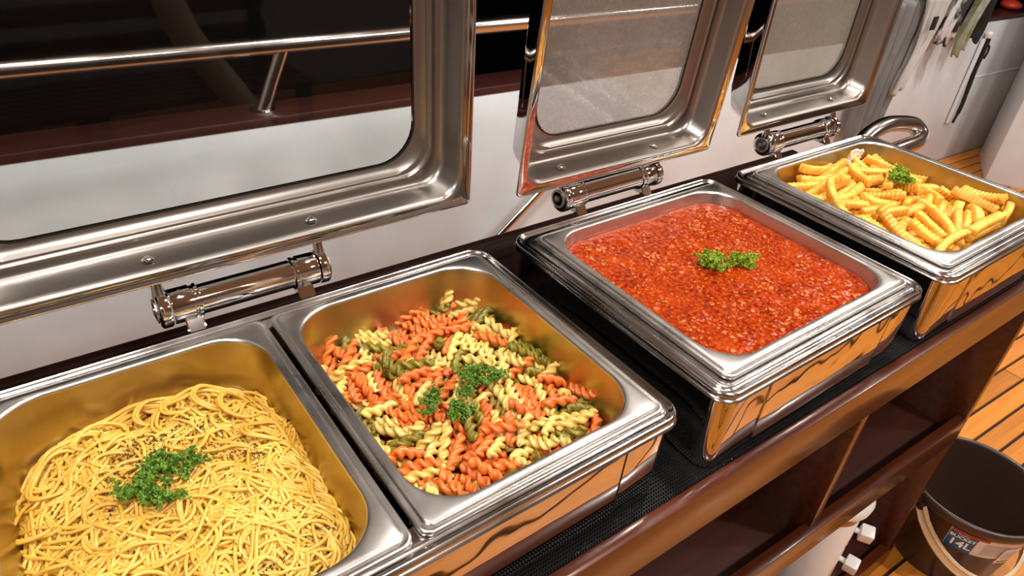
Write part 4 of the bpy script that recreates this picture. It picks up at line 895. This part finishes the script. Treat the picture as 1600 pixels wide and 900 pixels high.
text('BUCKET', .0125, -.048, .010, la, lz, M['ink_w'], lab, .0017, 0, 1.05, .0003)
text('PLASTIC', .006, -.048, .0195, la, lz, M['ink_w'], lab, .0017)
text('14L', .030, -.047, -.011, la, lz, M['ink_w'], lab, .0017, 0, 1.0, .0006)
for k in range(7): patch('print_line', .05+.008*((k*3) % 3), .0011, la, lz, .0014, M['ink'], lab, 0, .018, .016-.006*k)
tg_ = patch('price_tag', .040, .058, la+.42, lz-.018, .003, M['lab_w'], B, .0)
for k in range(5): patch('tag_line', .028, .0010, la+.42, lz-.018, .0034, M['ink'], tg_, 0, 0, .016-.006*k)
patch('bar_mark', .03, .0035, la+.42, lz-.018, .0034, M['ink'], tg_, 0, 0, -.021)

# ------------------------------------------------------------------ drinks dispenser on the lower shelf
dx_, dy_ = DISP
D_ = empty('drinks_dispenser', (dx_, dy_, FLOOR+.038), -.05, 'white round dispenser with wood-look band and square taps under the middle shelf', 'dispenser')
dz = DTOP-.038
bm = bmesh.new(); lathe(bm, [(.050, 0), (.056, .004), (.056, dz-.060), (.054, dz-.056)], 40); bm2('tank', bm, M['plast_w'], D_, 40)
bm = bmesh.new(); lathe(bm, [(.0545, dz-.058), (.0555, dz-.056), (.0555, dz-.030), (.0545, dz-.028)], 40); bm2('band', bm, M['copper'], D_, 40)
bm = bmesh.new(); lathe(bm, [(.055, dz-.030), (.066, dz-.026), (.068, dz-.010), (.064, dz-.003), (.04, dz)], 40); bm2('cover', bm, M['plast_w'], D_, 40)
for z_, an in ((dz-.102, TAPA), (dz-.182, TAPA-.25)):
    d = Vector((math.cos(an), math.sin(an), 0)); bm = bmesh.new(); tube(bm, [d*.05+Vector((0, 0, z_)), d*.072+Vector((0, 0, z_))], .006, 12)
    box(bm, d*.080+Vector((0, 0, z_)), (.026, .028, .032), Matrix.Rotation(an, 3, 'Z') @ Matrix.Rotation(.3, 3, 'X'), .003); bm2('tap', bm, M['plast_w'], D_, 40)
for k in range(5):
    an = TAPA-.15-.06*k; bm = bmesh.new(); d = Vector((math.cos(an), math.sin(an), 0)); box(bm, d*.0562+Vector((0, 0, dz-.075-.014*k)), (.0008, .016, .003), Matrix.Rotation(an, 3, 'Z')); bm2('print_mark', bm, m_simple('grey_print', (120, 112, 108), .6) if k == 0 else bpy.data.materials['grey_print'], D_, 0)

# ------------------------------------------------------------------ what the first lid's glass mirrors
bn = empty('bench', ship(.25, -1.75, DECK), YAW, 'dark wooden slatted bench across the deck, mirrored in the first lid', 'bench')
def bb(name, c, s, mat, bev=.004): boxobj(name, c, s, mat, bn, bev)
for k in range(7): bb('seat_slat', (0, .06-.065*k, .43), (1.5, .055, .022), M['mahog'])
for s in (-.7, -.05, .7):
    bb('leg', (s, .06, .21), (.05, .05, .42), M['mahog_dark']); bb('leg', (s, -.34, .21), (.05, .05, .42), M['mahog_dark'])
for k in range(3): bb('back_slat', (0, -.40, .55+.12*k), (1.5, .022, .07), M['mahog'])
for s in (-.7, .7): bb('back_post', (s, -.38, .62), (.05, .04, .46), M['mahog_dark'])
cn = empty('carton', ship(-.06, -1.0, -.42+.02), .3, 'small white carton with blue and yellow print, mirrored in the first lid', 'box')
bm = bmesh.new(); box(bm, (0, 0, 0), (.07, .07, .022), None, .001); bm2('carton_body', bm, M['plast_w'], cn)
bm = bmesh.new(); lathe(bm, [(.02, 0), (.02, .0006)], 20, (.005, .0, .011)); bm2('blue_print', bm, M['lab_b'], cn)
sd = empty('side_table', ship(-.05, -1.08, DECK), YAW, 'small dark side table under the carton, mirrored in the first lid', 'table')
boxobj('tabletop', (0, 0, .436), (.34, .34, .022), M['mahog_dark'], sd, .003)
for a_ in (-.14, .14):
    for b_ in (-.14, .14): boxobj('leg', (a_, b_, .212), (.03, .03, .425), M['mahog_dark'], sd, .002)
hs = empty('reflected_tube', (.40, -1.0, DECK), 0, 'thick pale curved tube added behind the viewer, mirrored in the first lid', 'hose')  # pale bent tube added only for its mirror image in the lid glass
bm = bmesh.new(); tube(bm, smoothpath([(.35, -.1, .03), (.16, -.02, .32), (.05, 0, .56), (-.03, 0, .70), (-.10, 0, .83), (-.12, 0, 1.0), (-.05, 0, 1.3), (.0, 0, 2.15)], 8), .042, 18); bm2('tube_wall', bm, m_simple('pale_tube', (206, 176, 152), .4), hs)
